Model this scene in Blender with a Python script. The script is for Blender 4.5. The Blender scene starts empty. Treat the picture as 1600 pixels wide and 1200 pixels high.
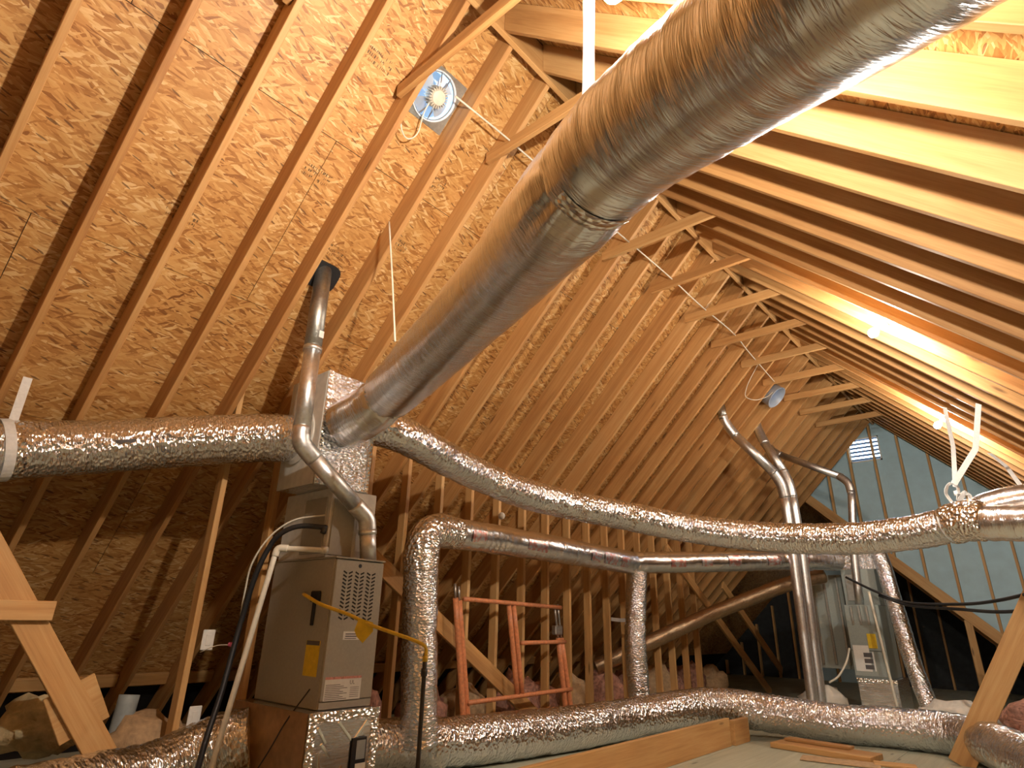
import bpy, bmesh, math, random
from mathutils import Vector, Matrix, noise

random.seed(7)
SC = bpy.context.scene
COL = SC.collection
PI = math.pi
V = Vector

# ------------------------------------------------------------------ camera, world, exposure
cam_d = bpy.data.cameras.new('camera')
cam = bpy.data.objects.new('camera', cam_d)
COL.objects.link(cam)
cam_d.sensor_width = 36.0
cam_d.lens = 21.12
cam_d.clip_start = 0.02
PITCH, YAW, ROLL = math.radians(21.552), math.radians(41.190), math.radians(1.3075)
fw = V((-math.sin(YAW) * math.cos(PITCH), math.cos(YAW) * math.cos(PITCH), math.sin(PITCH)))
rt = V((math.cos(YAW), math.sin(YAW), 0))
up = rt.cross(fw)
rt, up = rt * math.cos(ROLL) + up * math.sin(ROLL), up * math.cos(ROLL) - rt * math.sin(ROLL)
cam.matrix_world = Matrix(((rt.x, up.x, -fw.x, 0), (rt.y, up.y, -fw.y, 0), (rt.z, up.z, -fw.z, 1.05), (0, 0, 0, 1)))
SC.camera = cam

world = bpy.data.worlds.new('daylight')
SC.world = world
world.use_nodes = True
bg = world.node_tree.nodes['Background']
bg.inputs['Color'].default_value = (0.45, 0.70, 1.0, 1)
bg.inputs['Strength'].default_value = 9.0

SC.view_settings.view_transform = 'Standard'
SC.view_settings.look = 'None'
SC.view_settings.gamma = 1.0
SC.view_settings.use_curve_mapping = False
SC.view_settings.exposure = 0.95
SC.cycles.use_denoising = True
SC.cycles.max_bounces = 10
SC.cycles.diffuse_bounces = 2
SC.cycles.sample_clamp_indirect = 12.0

BULB_E = 2500.0
BULB_COL = (1.0, 0.91, 0.79)


# ------------------------------------------------------------------ materials
def new_mat(name):
    m = bpy.data.materials.new(name)
    m.use_nodes = True
    nt = m.node_tree
    for n in list(nt.nodes):
        nt.nodes.remove(n)
    out = nt.nodes.new('ShaderNodeOutputMaterial')
    b = nt.nodes.new('ShaderNodeBsdfPrincipled')
    nt.links.new(b.outputs[0], out.inputs[0])
    return m, nt, b


class NT:
    """small helper around a node tree"""
    def __init__(s, nt):
        s.t = nt

    def n(s, kind, **kw):
        nd = s.t.nodes.new('ShaderNode' + kind)
        for k, v in kw.items():
            if k.startswith('i_'):
                nd.inputs[k[2:].replace('_', ' ')].default_value = v
            else:
                setattr(nd, k, v)
        return nd

    def l(s, a, b):
        s.t.links.new(a, b)

    def coords(s, which='Object', rand=True, scale=(1, 1, 1), rot=(0, 0, 0)):
        tc = s.n('TexCoord')
        src = tc.outputs[which]
        if rand:
            oi = s.n('ObjectInfo')
            mul = s.n('VectorMath', operation='SCALE')
            mul.inputs[0].default_value = (37.1, 53.7, 71.3)
            s.l(oi.outputs['Random'], mul.inputs['Scale'])
            add = s.n('VectorMath', operation='ADD')
            s.l(src, add.inputs[0])
            s.l(mul.outputs[0], add.inputs[1])
            src = add.outputs[0]
        return src

    def mapping(s, src, scale=(1, 1, 1), rot=(0, 0, 0), loc=(0, 0, 0)):
        mp = s.n('Mapping')
        mp.inputs['Scale'].default_value = scale
        mp.inputs['Rotation'].default_value = rot
        mp.inputs['Location'].default_value = loc
        s.l(src, mp.inputs['Vector'])
        return mp.outputs[0]

    def ramp(s, fac, stops):
        r = s.n('ValToRGB')
        e = r.color_ramp.elements
        while len(e) < len(stops):
            e.new(0.5)
        for el, (p, c) in zip(e, stops):
            el.position = p
            el.color = (*c, 1)
        s.l(fac, r.inputs[0])
        return r.outputs[0]

    def noise(s, vec, scale, detail=3.0, rough=0.5, dist=0.0, dim='3D'):
        nz = s.n('TexNoise', noise_dimensions=dim)
        nz.inputs['Scale'].default_value = scale
        nz.inputs['Detail'].default_value = detail
        nz.inputs['Roughness'].default_value = rough
        nz.inputs['Distortion'].default_value = dist
        s.l(vec, nz.inputs['Vector'])
        return nz

    def math(s, op, a, b=None, c=None):
        m = s.n('Math', operation=op)
        for i, x in enumerate((a, b, c)):
            if x is None:
                continue
            if isinstance(x, (int, float)):
                m.inputs[i].default_value = x
            else:
                s.l(x, m.inputs[i])
        return m.outputs[0]

    def mix(s, fac, a, b, mode='MIX'):
        m = s.n('Mix', data_type='RGBA', blend_type=mode)
        for i, x in ((0, fac), (6, a), (7, b)):
            if isinstance(x, (int, float)):
                m.inputs[i].default_value = x
            elif isinstance(x, tuple):
                m.inputs[i].default_value = (*x, 1) if len(x) == 3 else x
            else:
                s.l(x, m.inputs[i])
        return m.outputs[2]

    def bump(s, h, strength, dist, normal=None):
        b = s.n('Bump')
        b.inputs['Strength'].default_value = strength
        b.inputs['Distance'].default_value = dist
        s.l(h, b.inputs['Height'])
        if normal is not None:
            s.l(normal, b.inputs['Normal'])
        return b.outputs[0]


def simple(name, col, rough=0.6, metal=0.0, nscale=30.0, nmix=0.25, bump=0.0, spec=None):
    m, nt, b = new_mat(name)
    t = NT(nt)
    v = t.coords('Object')
    nz = t.noise(v, nscale, 4.0)
    dark = tuple(c * (1 - nmix) for c in col)
    lite = tuple(min(1, c * (1 + nmix * .6)) for c in col)
    t.l(t.ramp(nz.outputs[0], [(0.3, dark), (0.7, lite)]), b.inputs['Base Color'])
    b.inputs['Roughness'].default_value = rough
    b.inputs['Metallic'].default_value = metal
    if bump:
        t.l(t.bump(nz.outputs[0], bump, 0.01), b.inputs['Normal'])
    return m


def mat_osb():
    m, nt, b = new_mat('oriented_strand_board')
    t = NT(nt)
    v = t.coords('Object')
    wob = t.noise(t.mapping(v, (30, 8, 8)), 1.0, 2.0)
    sub = t.n('VectorMath', operation='MULTIPLY_ADD')
    t.l(wob.outputs['Color'], sub.inputs[0])
    sub.inputs[1].default_value = (0.018, 0.03, 0)
    t.l(v, sub.inputs[2])
    vv = sub.outputs[0]
    layers = []
    for ang, sc, off in ((10, (62, 9.5), 0), (-17, (58, 9), 3.7), (27, (70, 10.5), 7.1), (-38, (75, 12), 11.3), (3, (105, 13), 5.1)):
        r = t.mapping(vv, (1, 1, 1), (0, 0, math.radians(ang)), (off, off * .7, 0))
        r = t.mapping(r, (sc[0], sc[1], 1))
        vo = t.n('TexVoronoi', voronoi_dimensions='2D', feature='F1')
        vo.inputs['Scale'].default_value = 1.0
        t.l(r, vo.inputs['Vector'])
        sp = t.n('SeparateColor')
        t.l(vo.outputs['Color'], sp.inputs[0])
        layers.append((sp.outputs[0], sp.outputs[1], vo.outputs['Distance']))
    val = layers[0][0]
    for (rr, gg, dd), th in zip(layers[1:], (0.5, 0.62, 0.8, 0.86)):
        msk = t.math('GREATER_THAN', gg, th)
        mx = t.n('Mix', data_type='FLOAT')
        t.l(msk, mx.inputs[0])
        t.l(val, mx.inputs[2])
        t.l(rr, mx.inputs[3])
        val = mx.outputs[0]
    big = t.noise(v, 2.2, 3.0)
    grain = t.noise(t.mapping(v, (160, 22, 22)), 1.0, 3.0)
    f = t.math('MULTIPLY_ADD', big.outputs[0], 0.25, t.math('MULTIPLY', val, 0.8))
    f = t.math('MULTIPLY_ADD', grain.outputs[0], 0.22, t.math('SUBTRACT', f, 0.14))
    colr = t.ramp(f, [(0.0, (0.19, 0.066, 0.014)), (0.13, (0.33, 0.13, 0.028)), (0.28, (0.47, 0.22, 0.058)), (0.52, (0.56, 0.285, 0.085)),
                      (0.76, (0.62, 0.35, 0.12)), (0.93, (0.75, 0.52, 0.25))])
    # dark splinter gaps
    g = t.mapping(vv, (1, 1, 1), (0, 0, math.radians(17)))
    g = t.mapping(g, (75, 13, 1))
    gv = t.n('TexVoronoi', voronoi_dimensions='2D', feature='F1')
    gv.inputs['Scale'].default_value = 1.0
    t.l(g, gv.inputs['Vector'])
    sp = t.n('SeparateColor')
    t.l(gv.outputs['Color'], sp.inputs[0])
    gm = t.math('MULTIPLY', t.math('GREATER_THAN', sp.outputs[2], 0.95), t.math('LESS_THAN', gv.outputs['Distance'], 0.36))
    colr = t.mix(t.math('MULTIPLY', gm, 0.75), colr, (0.10, 0.035, 0.01))
    t.l(colr, b.inputs['Base Color'])
    b.inputs['Roughness'].default_value = 0.55
    t.l(t.bump(t.math('SUBTRACT', val, t.math('MULTIPLY', gm, 0.8)), 0.35, 0.003), b.inputs['Normal'])
    return m


def mat_lumber(name, c0, c1, c2, rough=0.6):
    m, nt, b = new_mat(name)
    t = NT(nt)
    v = t.coords('Object')
    oi = t.n('ObjectInfo')
    g1 = t.noise(t.mapping(v, (1.1, 22, 22)), 1.0, 4.0, 0.6, 0.6)
    g2 = t.noise(t.mapping(v, (6, 160, 160)), 1.0, 2.0)
    big = t.noise(t.mapping(v, (1.4, 3, 3)), 1.0, 2.0)
    f = t.math('MULTIPLY_ADD', g2.outputs[0], 0.25, t.math('MULTIPLY', g1.outputs[0], 0.75))
    f = t.math('ADD', f, t.math('MULTIPLY_ADD', big.outputs[0], 0.35, -0.175))
    f = t.math('ADD', f, t.math('MULTIPLY_ADD', oi.outputs['Random'], 0.22, -0.11))
    colr = t.ramp(f, [(0.2, c0), (0.5, c1), (0.8, c2)])
    vo = t.n('TexVoronoi', feature='F1')
    vo.inputs['Scale'].default_value = 1.0
    t.l(t.mapping(v, (1.6, 8, 8)), vo.inputs['Vector'])
    sp = t.n('SeparateColor')
    t.l(vo.outputs['Color'], sp.inputs[0])
    k = t.math('MULTIPLY', t.math('GREATER_THAN', sp.outputs[0], 0.55),
               t.ramp(vo.outputs['Distance'], [(0.05, (1, 1, 1)), (0.13, (0, 0, 0))]))
    colr = t.mix(t.math('MULTIPLY', k, 0.8), colr, tuple(x * .35 for x in c0))
    t.l(colr, b.inputs['Base Color'])
    b.inputs['Roughness'].default_value = rough
    t.l(t.bump(g2.outputs[0], 0.2, 0.002), b.inputs['Normal'])
    return m


def mat_foil(name, fine=1.0, crumple=0.5, rough=0.2, base=(0.82, 0.845, 0.88), tint=None):
    """aluminised film: UV = metres along / around the duct"""
    m, nt, b = new_mat(name)
    t = NT(nt)
    v = t.coords('UV', True)
    cr = t.noise(t.mapping(v, (75, 9, 1)), 1.0, 3.0, 0.55, 0.8)       # creases across the run
    fi = t.noise(t.mapping(v, (190, 26, 1)), 1.0, 2.0, 0.5)
    lo = t.noise(t.mapping(v, (14, 10, 1)), 1.0, 2.0)
    vo = t.n('TexVoronoi', feature='F1', voronoi_dimensions='2D')
    vo.inputs['Scale'].default_value = 1.0
    t.l(t.mapping(v, (46, 34, 1)), vo.inputs['Vector'])
    h = t.math('MULTIPLY_ADD', fi.outputs[0], 0.25 * fine, t.math('MULTIPLY', cr.outputs[0], fine))
    h = t.math('MULTIPLY_ADD', vo.outputs['Distance'], crumple, h)
    h = t.math('MULTIPLY_ADD', lo.outputs[0], 0.6, h)
    t.l(t.bump(h, 0.55, 0.010), b.inputs['Normal'])
    if tint:
        bl = t.noise(t.mapping(v, (22, 22, 1)), 1.0, 3.0)
        t.l(t.mix(t.ramp(bl.outputs[0], [(0.42, (0, 0, 0)), (0.60, (1, 1, 1))]), base, tint), b.inputs['Base Color'])
    else:
        b.inputs['Base Color'].default_value = (*base, 1)
    b.inputs['Metallic'].default_value = 1.0
    t.l(t.math('MULTIPLY_ADD', lo.outputs[0], 0.12, rough - 0.04), b.inputs['Roughness'])
    return m


def mat_galv(name='galvanised_steel', col=(0.78, 0.78, 0.77), rough=0.40):
    m, nt, b = new_mat(name)
    t = NT(nt)
    v = t.coords('Object')
    vo = t.n('TexVoronoi', feature='F1')
    vo.inputs['Scale'].default_value = 60
    t.l(v, vo.inputs['Vector'])
    sp = t.n('SeparateColor')
    t.l(vo.outputs['Color'], sp.inputs[0])
    t.l(t.mix(sp.outputs[0], tuple(c * .85 for c in col), col), b.inputs['Base Color'])
    b.inputs['Metallic'].default_value = 1.0
    t.l(t.math('MULTIPLY_ADD', sp.outputs[1], 0.12, rough - .05), b.inputs['Roughness'])
    return m


def mat_emit(name, col, strength):
    m = bpy.data.materials.new(name)
    m.use_nodes = True
    nt = m.node_tree
    for n in list(nt.nodes):
        nt.nodes.remove(n)
    o = nt.nodes.new('ShaderNodeOutputMaterial')
    e = nt.nodes.new('ShaderNodeEmission')
    e.inputs[0].default_value = (*col, 1)
    e.inputs[1].default_value = strength
    nt.links.new(e.outputs[0], o.inputs[0])
    return m


M = {}
M['osb'] = mat_osb()
M['rafter'] = mat_lumber('rafter_lumber', (0.36, 0.15, 0.042), (0.53, 0.27, 0.090), (0.64, 0.38, 0.155))
M['stud'] = mat_lumber('stud_lumber', (0.40, 0.185, 0.055), (0.57, 0.31, 0.11), (0.67, 0.42, 0.18))
M['plywood'] = mat_lumber('floor_plywood', (0.31, 0.31, 0.22), (0.42, 0.42, 0.31), (0.51, 0.51, 0.39))
M['foil'] = mat_foil('smooth_foil_jacket', 0.62, 0.0, 0.19)
M['crinkle'] = mat_foil('crinkled_foil_jacket', 1.9, 1.5, 0.15)
M['redfoil'] = mat_foil('foil_with_faded_red_print', 0.62, 0.0, 0.3, tint=(0.78, 0.36, 0.32))
M['tape'] = mat_foil('foil_tape', 0.8, 2.2, 0.16, (0.86, 0.85, 0.82))
M['galv'] = mat_galv()
M['galv_dull'] = mat_galv('dull_galvanised_steel', (0.45, 0.46, 0.43), 0.42)
M['cabinet'] = simple('taupe_cabinet_paint', (0.36, 0.33, 0.27), 0.45, 0.0, 60, 0.06)
M['cabinet_grey'] = simple('grey_cabinet_paint', (0.30, 0.335, 0.31), 0.45, 0.0, 60, 0.06)
M['black'] = simple('black_rubber', (0.015, 0.015, 0.017), 0.5, 0, 40, 0.2)
M['iron'] = simple('black_iron', (0.03, 0.024, 0.02), 0.45, 0, 40, 0.2)
M['dark'] = simple('near_black', (0.012, 0.010, 0.009), 0.8, 0, 40, 0.2)  # near black; on the louvre bars it stands for shade in the slots
M['white'] = simple('white_plastic', (0.78, 0.76, 0.71), 0.45, 0, 30, 0.06)
M['paper'] = simple('white_paper', (0.74, 0.72, 0.68), 0.7, 0, 30, 0.06)
M['ink'] = simple('grey_print', (0.10, 0.09, 0.09), 0.7, 0, 30, 0.06)
M['wing_shade'] = simple('shade_darkened_sheathing', (0.028, 0.031, 0.032), 0.8, 0, 12, 0.3)  # wing end wall sheathing with the gloom there put into its colour
M['louvregrey'] = simple('blue_grey_louvre', (0.15, 0.18, 0.24), 0.6, 0, 20, 0.08)
M['stampink'] = simple('faded_brown_ink', (0.16, 0.085, 0.03), 0.7, 0, 60, 0.5)
M['redink'] = simple('faded_red_print', (0.62, 0.27, 0.23), 0.45, 0, 60, 0.35)
M['pvc'] = simple('cream_pvc', (0.72, 0.66, 0.54), 0.4, 0, 20, 0.06)
M['yellow'] = simple('yellow_gas_jacket', (0.72, 0.46, 0.03), 0.4, 0, 30, 0.1)
M['yellowtag'] = simple('yellow_tag', (0.75, 0.50, 0.02), 0.6, 0, 30, 0.12)
M['pinkp'] = simple('pink_plastic', (0.80, 0.13, 0.30), 0.5, 0, 30, 0.06)
M['orange'] = simple('orange_ladder_paint', (0.66, 0.24, 0.10), 0.45, 0, 40, 0.22)
M['steel'] = simple('worn_steel', (0.45, 0.43, 0.40), 0.4, 0.9, 40, 0.2)
M['blue'] = simple('blue_grey_sheathing', (0.48, 0.68, 0.77), 0.6, 0, 6, 0.08)
M['strap'] = simple('white_nylon_strap', (0.82, 0.81, 0.78), 0.6, 0, 60, 0.08)
_b = [n for n in M['strap'].node_tree.nodes if n.type == 'BSDF_PRINCIPLED'][0]
_b.inputs['Subsurface Weight'].default_value = 0.6
_b.inputs['Subsurface Radius'].default_value = (0.01, 0.01, 0.01)
_b.inputs['Subsurface Scale'].default_value = 1.0
M['cord'] = simple('white_cable', (0.75, 0.68, 0.55), 0.5, 0, 60, 0.08)
M['pinkfib'] = simple('pink_fibreglass', (0.44, 0.215, 0.15), 0.95, 0, 25, 0.5, 1.0)
M['kraft'] = simple('kraft_paper', (0.50, 0.33, 0.18), 0.8, 0, 25, 0.25, 0.6)
M['cream'] = simple('cream_foam_block', (0.60, 0.48, 0.27), 0.9, 0, 25, 0.25, 0.8)
M['greypipe'] = simple('grey_boot', (0.36, 0.40, 0.40), 0.6, 0, 25, 0.12)
M['mastic'] = simple('grey_duct_board', (0.62, 0.58, 0.51), 0.6, 0, 20, 0.12)
M['fanwhite'] = simple('white_fan_enamel', (0.70, 0.74, 0.78), 0.4, 0, 20, 0.05)
M['fanblade'] = simple('grey_fan_blade', (0.42, 0.47, 0.55), 0.4, 0.2, 20, 0.05)
M['motor'] = simple('cream_motor', (0.70, 0.62, 0.50), 0.4, 0.1, 20, 0.1)
M['ovenbrown'] = simple('brown_duct_wrap', (0.36, 0.20, 0.09), 0.45, 0.3, 20, 0.2)
M['brownwrap'] = mat_foil('dull_brown_foil', 1.0, .3, .4, (.42, .30, .19))
M['bulb'] = mat_emit('lit_bulb', BULB_COL, BULB_E)
M['bulb_small'] = mat_emit('lit_small_bulb', BULB_COL, BULB_E * 0.38)


# ------------------------------------------------------------------ object helpers
def mesh_from(name, bm, mat, smooth=False):
    me = bpy.data.meshes.new(name)
    bm.normal_update()
    bm.to_mesh(me)
    bm.free()
    me.materials.append(M[mat] if isinstance(mat, str) else mat)
    if smooth:
        for p in me.polygons:
            p.use_smooth = True
    return me


def link(name, me, parent=None, mw=None):
    o = bpy.data.objects.new(name, me)
    COL.objects.link(o)
    if parent is not None:
        o.parent = parent
        o.matrix_parent_inverse = Matrix.Identity(4)
        # parents are pure translations / rotations known at build time
        if mw is not None:
            o.matrix_local = PM[parent.name].inverted() @ mw
        else:
            o.matrix_local = PM[parent.name].inverted()
        PM[o.name] = mw if mw is not None else Matrix.Identity(4)
    else:
        if mw is not None:
            o.matrix_world = mw
        PM[o.name] = mw if mw is not None else Matrix.Identity(4)
    return o


PM = {}


def part(name, bm, mat, parent=None, smooth=False, mw=None, label=None):
    o = link(name, mesh_from(name, bm, mat, smooth), parent, mw)
    if label:
        o['label'] = label
    return o


def tag(o, label, cat, group=None, kind=None):
    o['label'] = label
    o['category'] = cat
    if group:
        o['group'] = group
    if kind:
        o['kind'] = kind
    return o


def thing(name, label, cat, loc=(0, 0, 0), group=None):
    o = bpy.data.objects.new(name, None)
    COL.objects.link(o)
    o.location = loc
    o.empty_display_size = 0.1
    PM[o.name] = Matrix.Translation(loc)
    return tag(o, label, cat, group)


def struct(name, loc=(0, 0, 0)):
    o = bpy.data.objects.new(name, None)
    COL.objects.link(o)
    o.location = loc
    PM[o.name] = Matrix.Translation(loc)
    o['kind'] = 'structure'
    return o


def bm_box(bm, lo, hi, mat4=None, bevel=0.0):
    x0, y0, z0 = lo
    x1, y1, z1 = hi
    co = [(x0, y0, z0), (x1, y0, z0), (x1, y1, z0), (x0, y1, z0), (x0, y0, z1), (x1, y0, z1), (x1, y1, z1), (x0, y1, z1)]
    vs = [bm.verts.new(mat4 @ V(c) if mat4 else c) for c in co]
    fs = [bm.faces.new([vs[i] for i in f]) for f in ((3, 2, 1, 0), (4, 5, 6, 7), (0, 1, 5, 4), (1, 2, 6, 5), (2, 3, 7, 6), (3, 0, 4, 7))]
    if bevel:
        es = {e for f in fs for e in f.edges}
        bmesh.ops.bevel(bm, geom=list(es), offset=bevel, segments=1, affect='EDGES')
    return vs


def box(lo, hi, bevel=0.0, mat4=None):
    bm = bmesh.new()
    bm_box(bm, lo, hi, mat4, bevel)
    return bm


_bc = {}


def board(name, p0, p1, wdir, w, t, mat='stud', parent=None, bevel=0.003, label=None):
    """lumber from p0 to p1 (axis of the board); wdir = direction of its wide side"""
    p0, p1 = V(p0), V(p1)
    x = (p1 - p0)
    L = x.length
    x.normalize()
    y = V(wdir)
    y = (y - x * y.dot(x)).normalized()
    z = x.cross(y)
    key = (round(L, 3), w, t, mat)
    if key not in _bc:
        bm = box((-L / 2, -w / 2, -t / 2), (L / 2, w / 2, t / 2), bevel)
        _bc[key] = mesh_from(name, bm, mat)
    c = (p0 + p1) / 2
    mw = Matrix(((x.x, y.x, z.x, c.x), (x.y, y.y, z.y, c.y), (x.z, y.z, z.z, c.z), (0, 0, 0, 1)))
    o = link(name, _bc[key], parent, mw)
    if label:
        o['label'] = label
    return o


def spline(pts, step):
    """Catmull-Rom through pts, resampled evenly"""
    P = [V(p) for p in pts]
    P = [P[0] * 2 - P[1]] + P + [P[-1] * 2 - P[-2]]
    dense = []
    for i in range(1, len(P) - 2):
        a, b, c, d = P[i - 1], P[i], P[i + 1], P[i + 2]
        for k in range(24):
            t = k / 24
            dense.append(0.5 * ((2 * b) + (c - a) * t + (2 * a - 5 * b + 4 * c - d) * t * t + (3 * b - a - 3 * c + d) * t ** 3))
    dense.append(P[-2])
    return resample(dense, step)


def resample(dense, step):
    acc = [0.0]
    for a, b in zip(dense, dense[1:]):
        acc.append(acc[-1] + (b - a).length)
    n = max(2, int(round(acc[-1] / step)) + 1)
    out = []
    j = 0
    for i in range(n):
        s = acc[-1] * i / (n - 1)
        while j < len(acc) - 2 and acc[j + 1] < s:
            j += 1
        u = (s - acc[j]) / max(1e-9, acc[j + 1] - acc[j])
        out.append(dense[j].lerp(dense[j + 1], u))
    return out


def frames(C):
    T = []
    for i in range(len(C)):
        a = C[max(0, i - 1)]
        b = C[min(len(C) - 1, i + 1)]
        T.append((b - a).normalized())
    r = V((0, 0, 1))
    r = r - T[0] * r.dot(T[0])
    if r.length < 0.1:
        r = V((1, 0, 0)) - T[0] * T[0].x
    r.normalize()
    F = []
    for t in T:
        r = (r - t * r.dot(t)).normalized()
        F.append((t, r, t.cross(r)))
    return F


def tube_bm(C, rad, seg=12, wr=0.0, seed=0.0, caps=True, freq=(26.0, 9.0), flat=1.0):
    """swept tube; rad a number or f(s, total); wr: radial wrinkle; UV in metres"""
    bm = bmesh.new()
    uvl = bm.loops.layers.uv.new('UVMap')
    F = frames(C)
    s = 0.0
    S = [0.0]
    for a, b in zip(C, C[1:]):
        s += (b - a).length
        S.append(s)
    rings = []
    r0 = rad if not callable(rad) else rad(S[-1] / 2, S[-1])
    for c, (t, u, w), sv in zip(C, F, S):
        r = rad(sv, S[-1]) if callable(rad) else rad
        ring = []
        for k in range(seg):
            a = 2 * PI * k / seg
            rr = r
            if wr:
                p = V((sv * freq[0], math.cos(a) * r * freq[1] + seed, math.sin(a) * r * freq[1]))
                rr += wr * noise.noise(p) + wr * 0.6 * noise.noise(V((sv * 3 + seed, math.cos(a) * 2, math.sin(a) * 2)))
            ring.append(bm.verts.new(c + (u * math.cos(a) * flat + w * math.sin(a)) * rr))
        rings.append(ring)
    circ = 2 * PI * r0
    for i in range(len(rings) - 1):
        for k in range(seg):
            k2 = (k + 1) % seg
            f = bm.faces.new((rings[i][k], rings[i + 1][k], rings[i + 1][k2], rings[i][k2]))
            f.smooth = True
            uv = ((S[i], k), (S[i + 1], k), (S[i + 1], k + 1), (S[i], k + 1))
            for lp, (su, kk) in zip(f.loops, uv):
                lp[uvl].uv = (su, circ * kk / seg)
    if caps:
        bm.faces.new(list(reversed(rings[0]))) if False else bm.faces.new(rings[0])
        bm.faces.new(list(reversed(rings[-1])))
    bmesh.ops.recalc_face_normals(bm, faces=bm.faces)
    return bm


def tube(name, pts, rad, mat, parent=None, step=0.03, seg=12, straight=False, label=None, wr=0.0, seed=0.0, freq=(26.0, 9.0)):
    C = resample([V(p) for p in pts], step) if straight else spline(pts, step)
    return part(name, tube_bm(C, rad, seg, wr, seed, True, freq), mat, parent, True, None, label)


def filleted(pts, r, n=6):
    """polyline with rounded corners"""
    P = [V(p) for p in pts]
    out = [P[0]]
    for a, b, c in zip(P, P[1:], P[2:]):
        d1, d2 = (a - b), (c - b)
        q = min(r, d1.length * .45, d2.length * .45)
        s, e = b + d1.normalized() * q, b + d2.normalized() * q
        for k in range(n + 1):
            t = k / n
            out.append(s * (1 - t) ** 2 + b * 2 * t * (1 - t) + e * t * t)
    out.append(P[-1])
    return out


# ------------------------------------------------------------------ roof geometry
XR, ZR = -1.933, 4.91           # roof apex line (underside of the sheathing), runs along y
Y0, Y1 = -3.0, 15.4
GABLE = 12.5
R2 = math.sqrt(0.5)
RD = 0.184                      # rafter depth
dL, nL = V((-R2, 0, -R2)), V((R2, 0, -R2))     # down the left slope / into the room
dR, nR = V((R2, 0, -R2)), V((-R2, 0, -R2))
APEX = V((XR, 0, ZR))


def slope_mw(d, n, s, y, off):
    """local x down the slope, y along the ridge, z into the room"""
    c = APEX + d * s + n * off + V((0, y, 0))
    yy = n.cross(d)
    return Matrix(((d.x, yy.x, n.x, c.x), (d.y, yy.y, n.y, c.y), (d.z, yy.z, n.z, c.z), (0, 0, 0, 1)))


ceil_l = struct('ceiling_left')
ceil_r = struct('ceiling_right')

# fan openings: (s centre, y centre, half size)
FAN_S = (ZR - 4.37) / R2
HOLES = [(FAN_S, 1.945, 0.165), (0.93, 8.44, 0.165)]
FLUES = []


def rects_minus(r, h):
    x0, y0, x1, y1 = r
    a0, b0, a1, b1 = max(x0, h[0]), max(y0, h[1]), min(x1, h[2]), min(y1, h[3])
    if a0 >= a1 or b0 >= b1:
        return [r]
    out = []
    if a0 > x0: out.append((x0, y0, a0, y1))
    if a1 < x1: out.append((a1, y0, x1, y1))
    if b0 > y0: out.append((a0, y0, a1, b0))
    if b1 < y1: out.append((a0, b1, a1, y1))
    return out


ROWS = [(0.0, 0.155), (0.155, 1.38), (1.38, 2.615), (2.615, 3.85), (3.85, 5.085), (5.085, 6.32), (6.32, 7.02)]
PL = 2.441
_pc = {}


def panels(root, d, n, sign, holes, off0):
    for ri, (s0, s1) in enumerate(ROWS):
        if sign < 0 and s0 > 6.3:
            continue          # open eave pocket behind the blocking
        y = Y0 - (PL * 0.5 if ri % 2 else 0) - off0
        yend = Y1 if s0 > 1.3 else GABLE + .03      # above the wing's ridge the deck stops at the gable
        while y < yend:
            a, b_ = max(y, Y0), min(y + PL, yend)
            if b_ - a > 0.02 and not (a > GABLE - .2 and sign > 0):
                L, W = s1 - s0 - 0.004, b_ - a - 0.004
                rs = [(-L / 2, -W / 2, L / 2, W / 2)]
                hit = False
                for (hs, hy, hh) in holes:
                    cs, cy = hs - (s0 + s1) / 2, hy - (a + b_) / 2
                    cy *= sign_y(d, n)
                    h = (cs - hh, cy - hh, cs + hh, cy + hh)
                    new = []
                    for r in rs:
                        new += rects_minus(r, h)
                    if len(new) != len(rs):
                        hit = True
                    rs = new
                key = (round(L, 3), round(W, 3))
                mw = slope_mw(d, n, (s0 + s1) / 2, (a + b_) / 2, -0.0062)
                if hit or key not in _pc:
                    bm = bmesh.new()
                    for r in rs:
                        bm_box(bm, (r[0], r[1], -0.006), (r[2], r[3], 0.006))
                    me = mesh_from('osb_panel', bm, 'osb')
                    if not hit:
                        _pc[key] = me
                else:
                    me = _pc[key]
                link('osb_panel', me, root, mw)
            y += PL


def sign_y(d, n):
    return 1.0 if n.cross(d).y > 0 else -1.0


panels(ceil_l, dL, nL, -1, HOLES, 0.35)
panels(ceil_r, dR, nR, 1, [], 0.0)


def felt(root, d, n, holes, y0, y1, s0=-0.05, s1=7.0):
    """roofing felt above the boards: keeps daylight out of the joints"""
    bm = bmesh.new()
    rs = [(s0, y0, s1, y1)]
    for (hs, hy, hh) in holes:
        new = []
        for r in rs:
            new += rects_minus(r, (hs - hh, hy - hh, hs + hh, hy + hh))
        rs = new
    for r in rs:
        vs = []
        for o in (-0.016, -0.022):
            for (s, y) in ((r[0], r[1]), (r[2], r[1]), (r[2], r[3]), (r[0], r[3])):
                vs.append(bm.verts.new(APEX + d * s + n * o + V((0, y, 0))))
        for f in ((0, 1, 2, 3), (7, 6, 5, 4), (0, 4, 5, 1), (1, 5, 6, 2), (2, 6, 7, 3), (3, 7, 4, 0)):
            bm.faces.new([vs[i] for i in f])
    bmesh.ops.recalc_face_normals(bm, faces=bm.faces)
    part('roofing_felt', bm, 'dark', root)


felt(ceil_l, dL, nL, HOLES, Y0, GABLE + .05, -0.05, 1.5)
felt(ceil_l, dL, nL, [], Y0, Y1, 1.4, 7.0)
felt(ceil_r, dR, nR, [], Y0, GABLE + .1)


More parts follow.
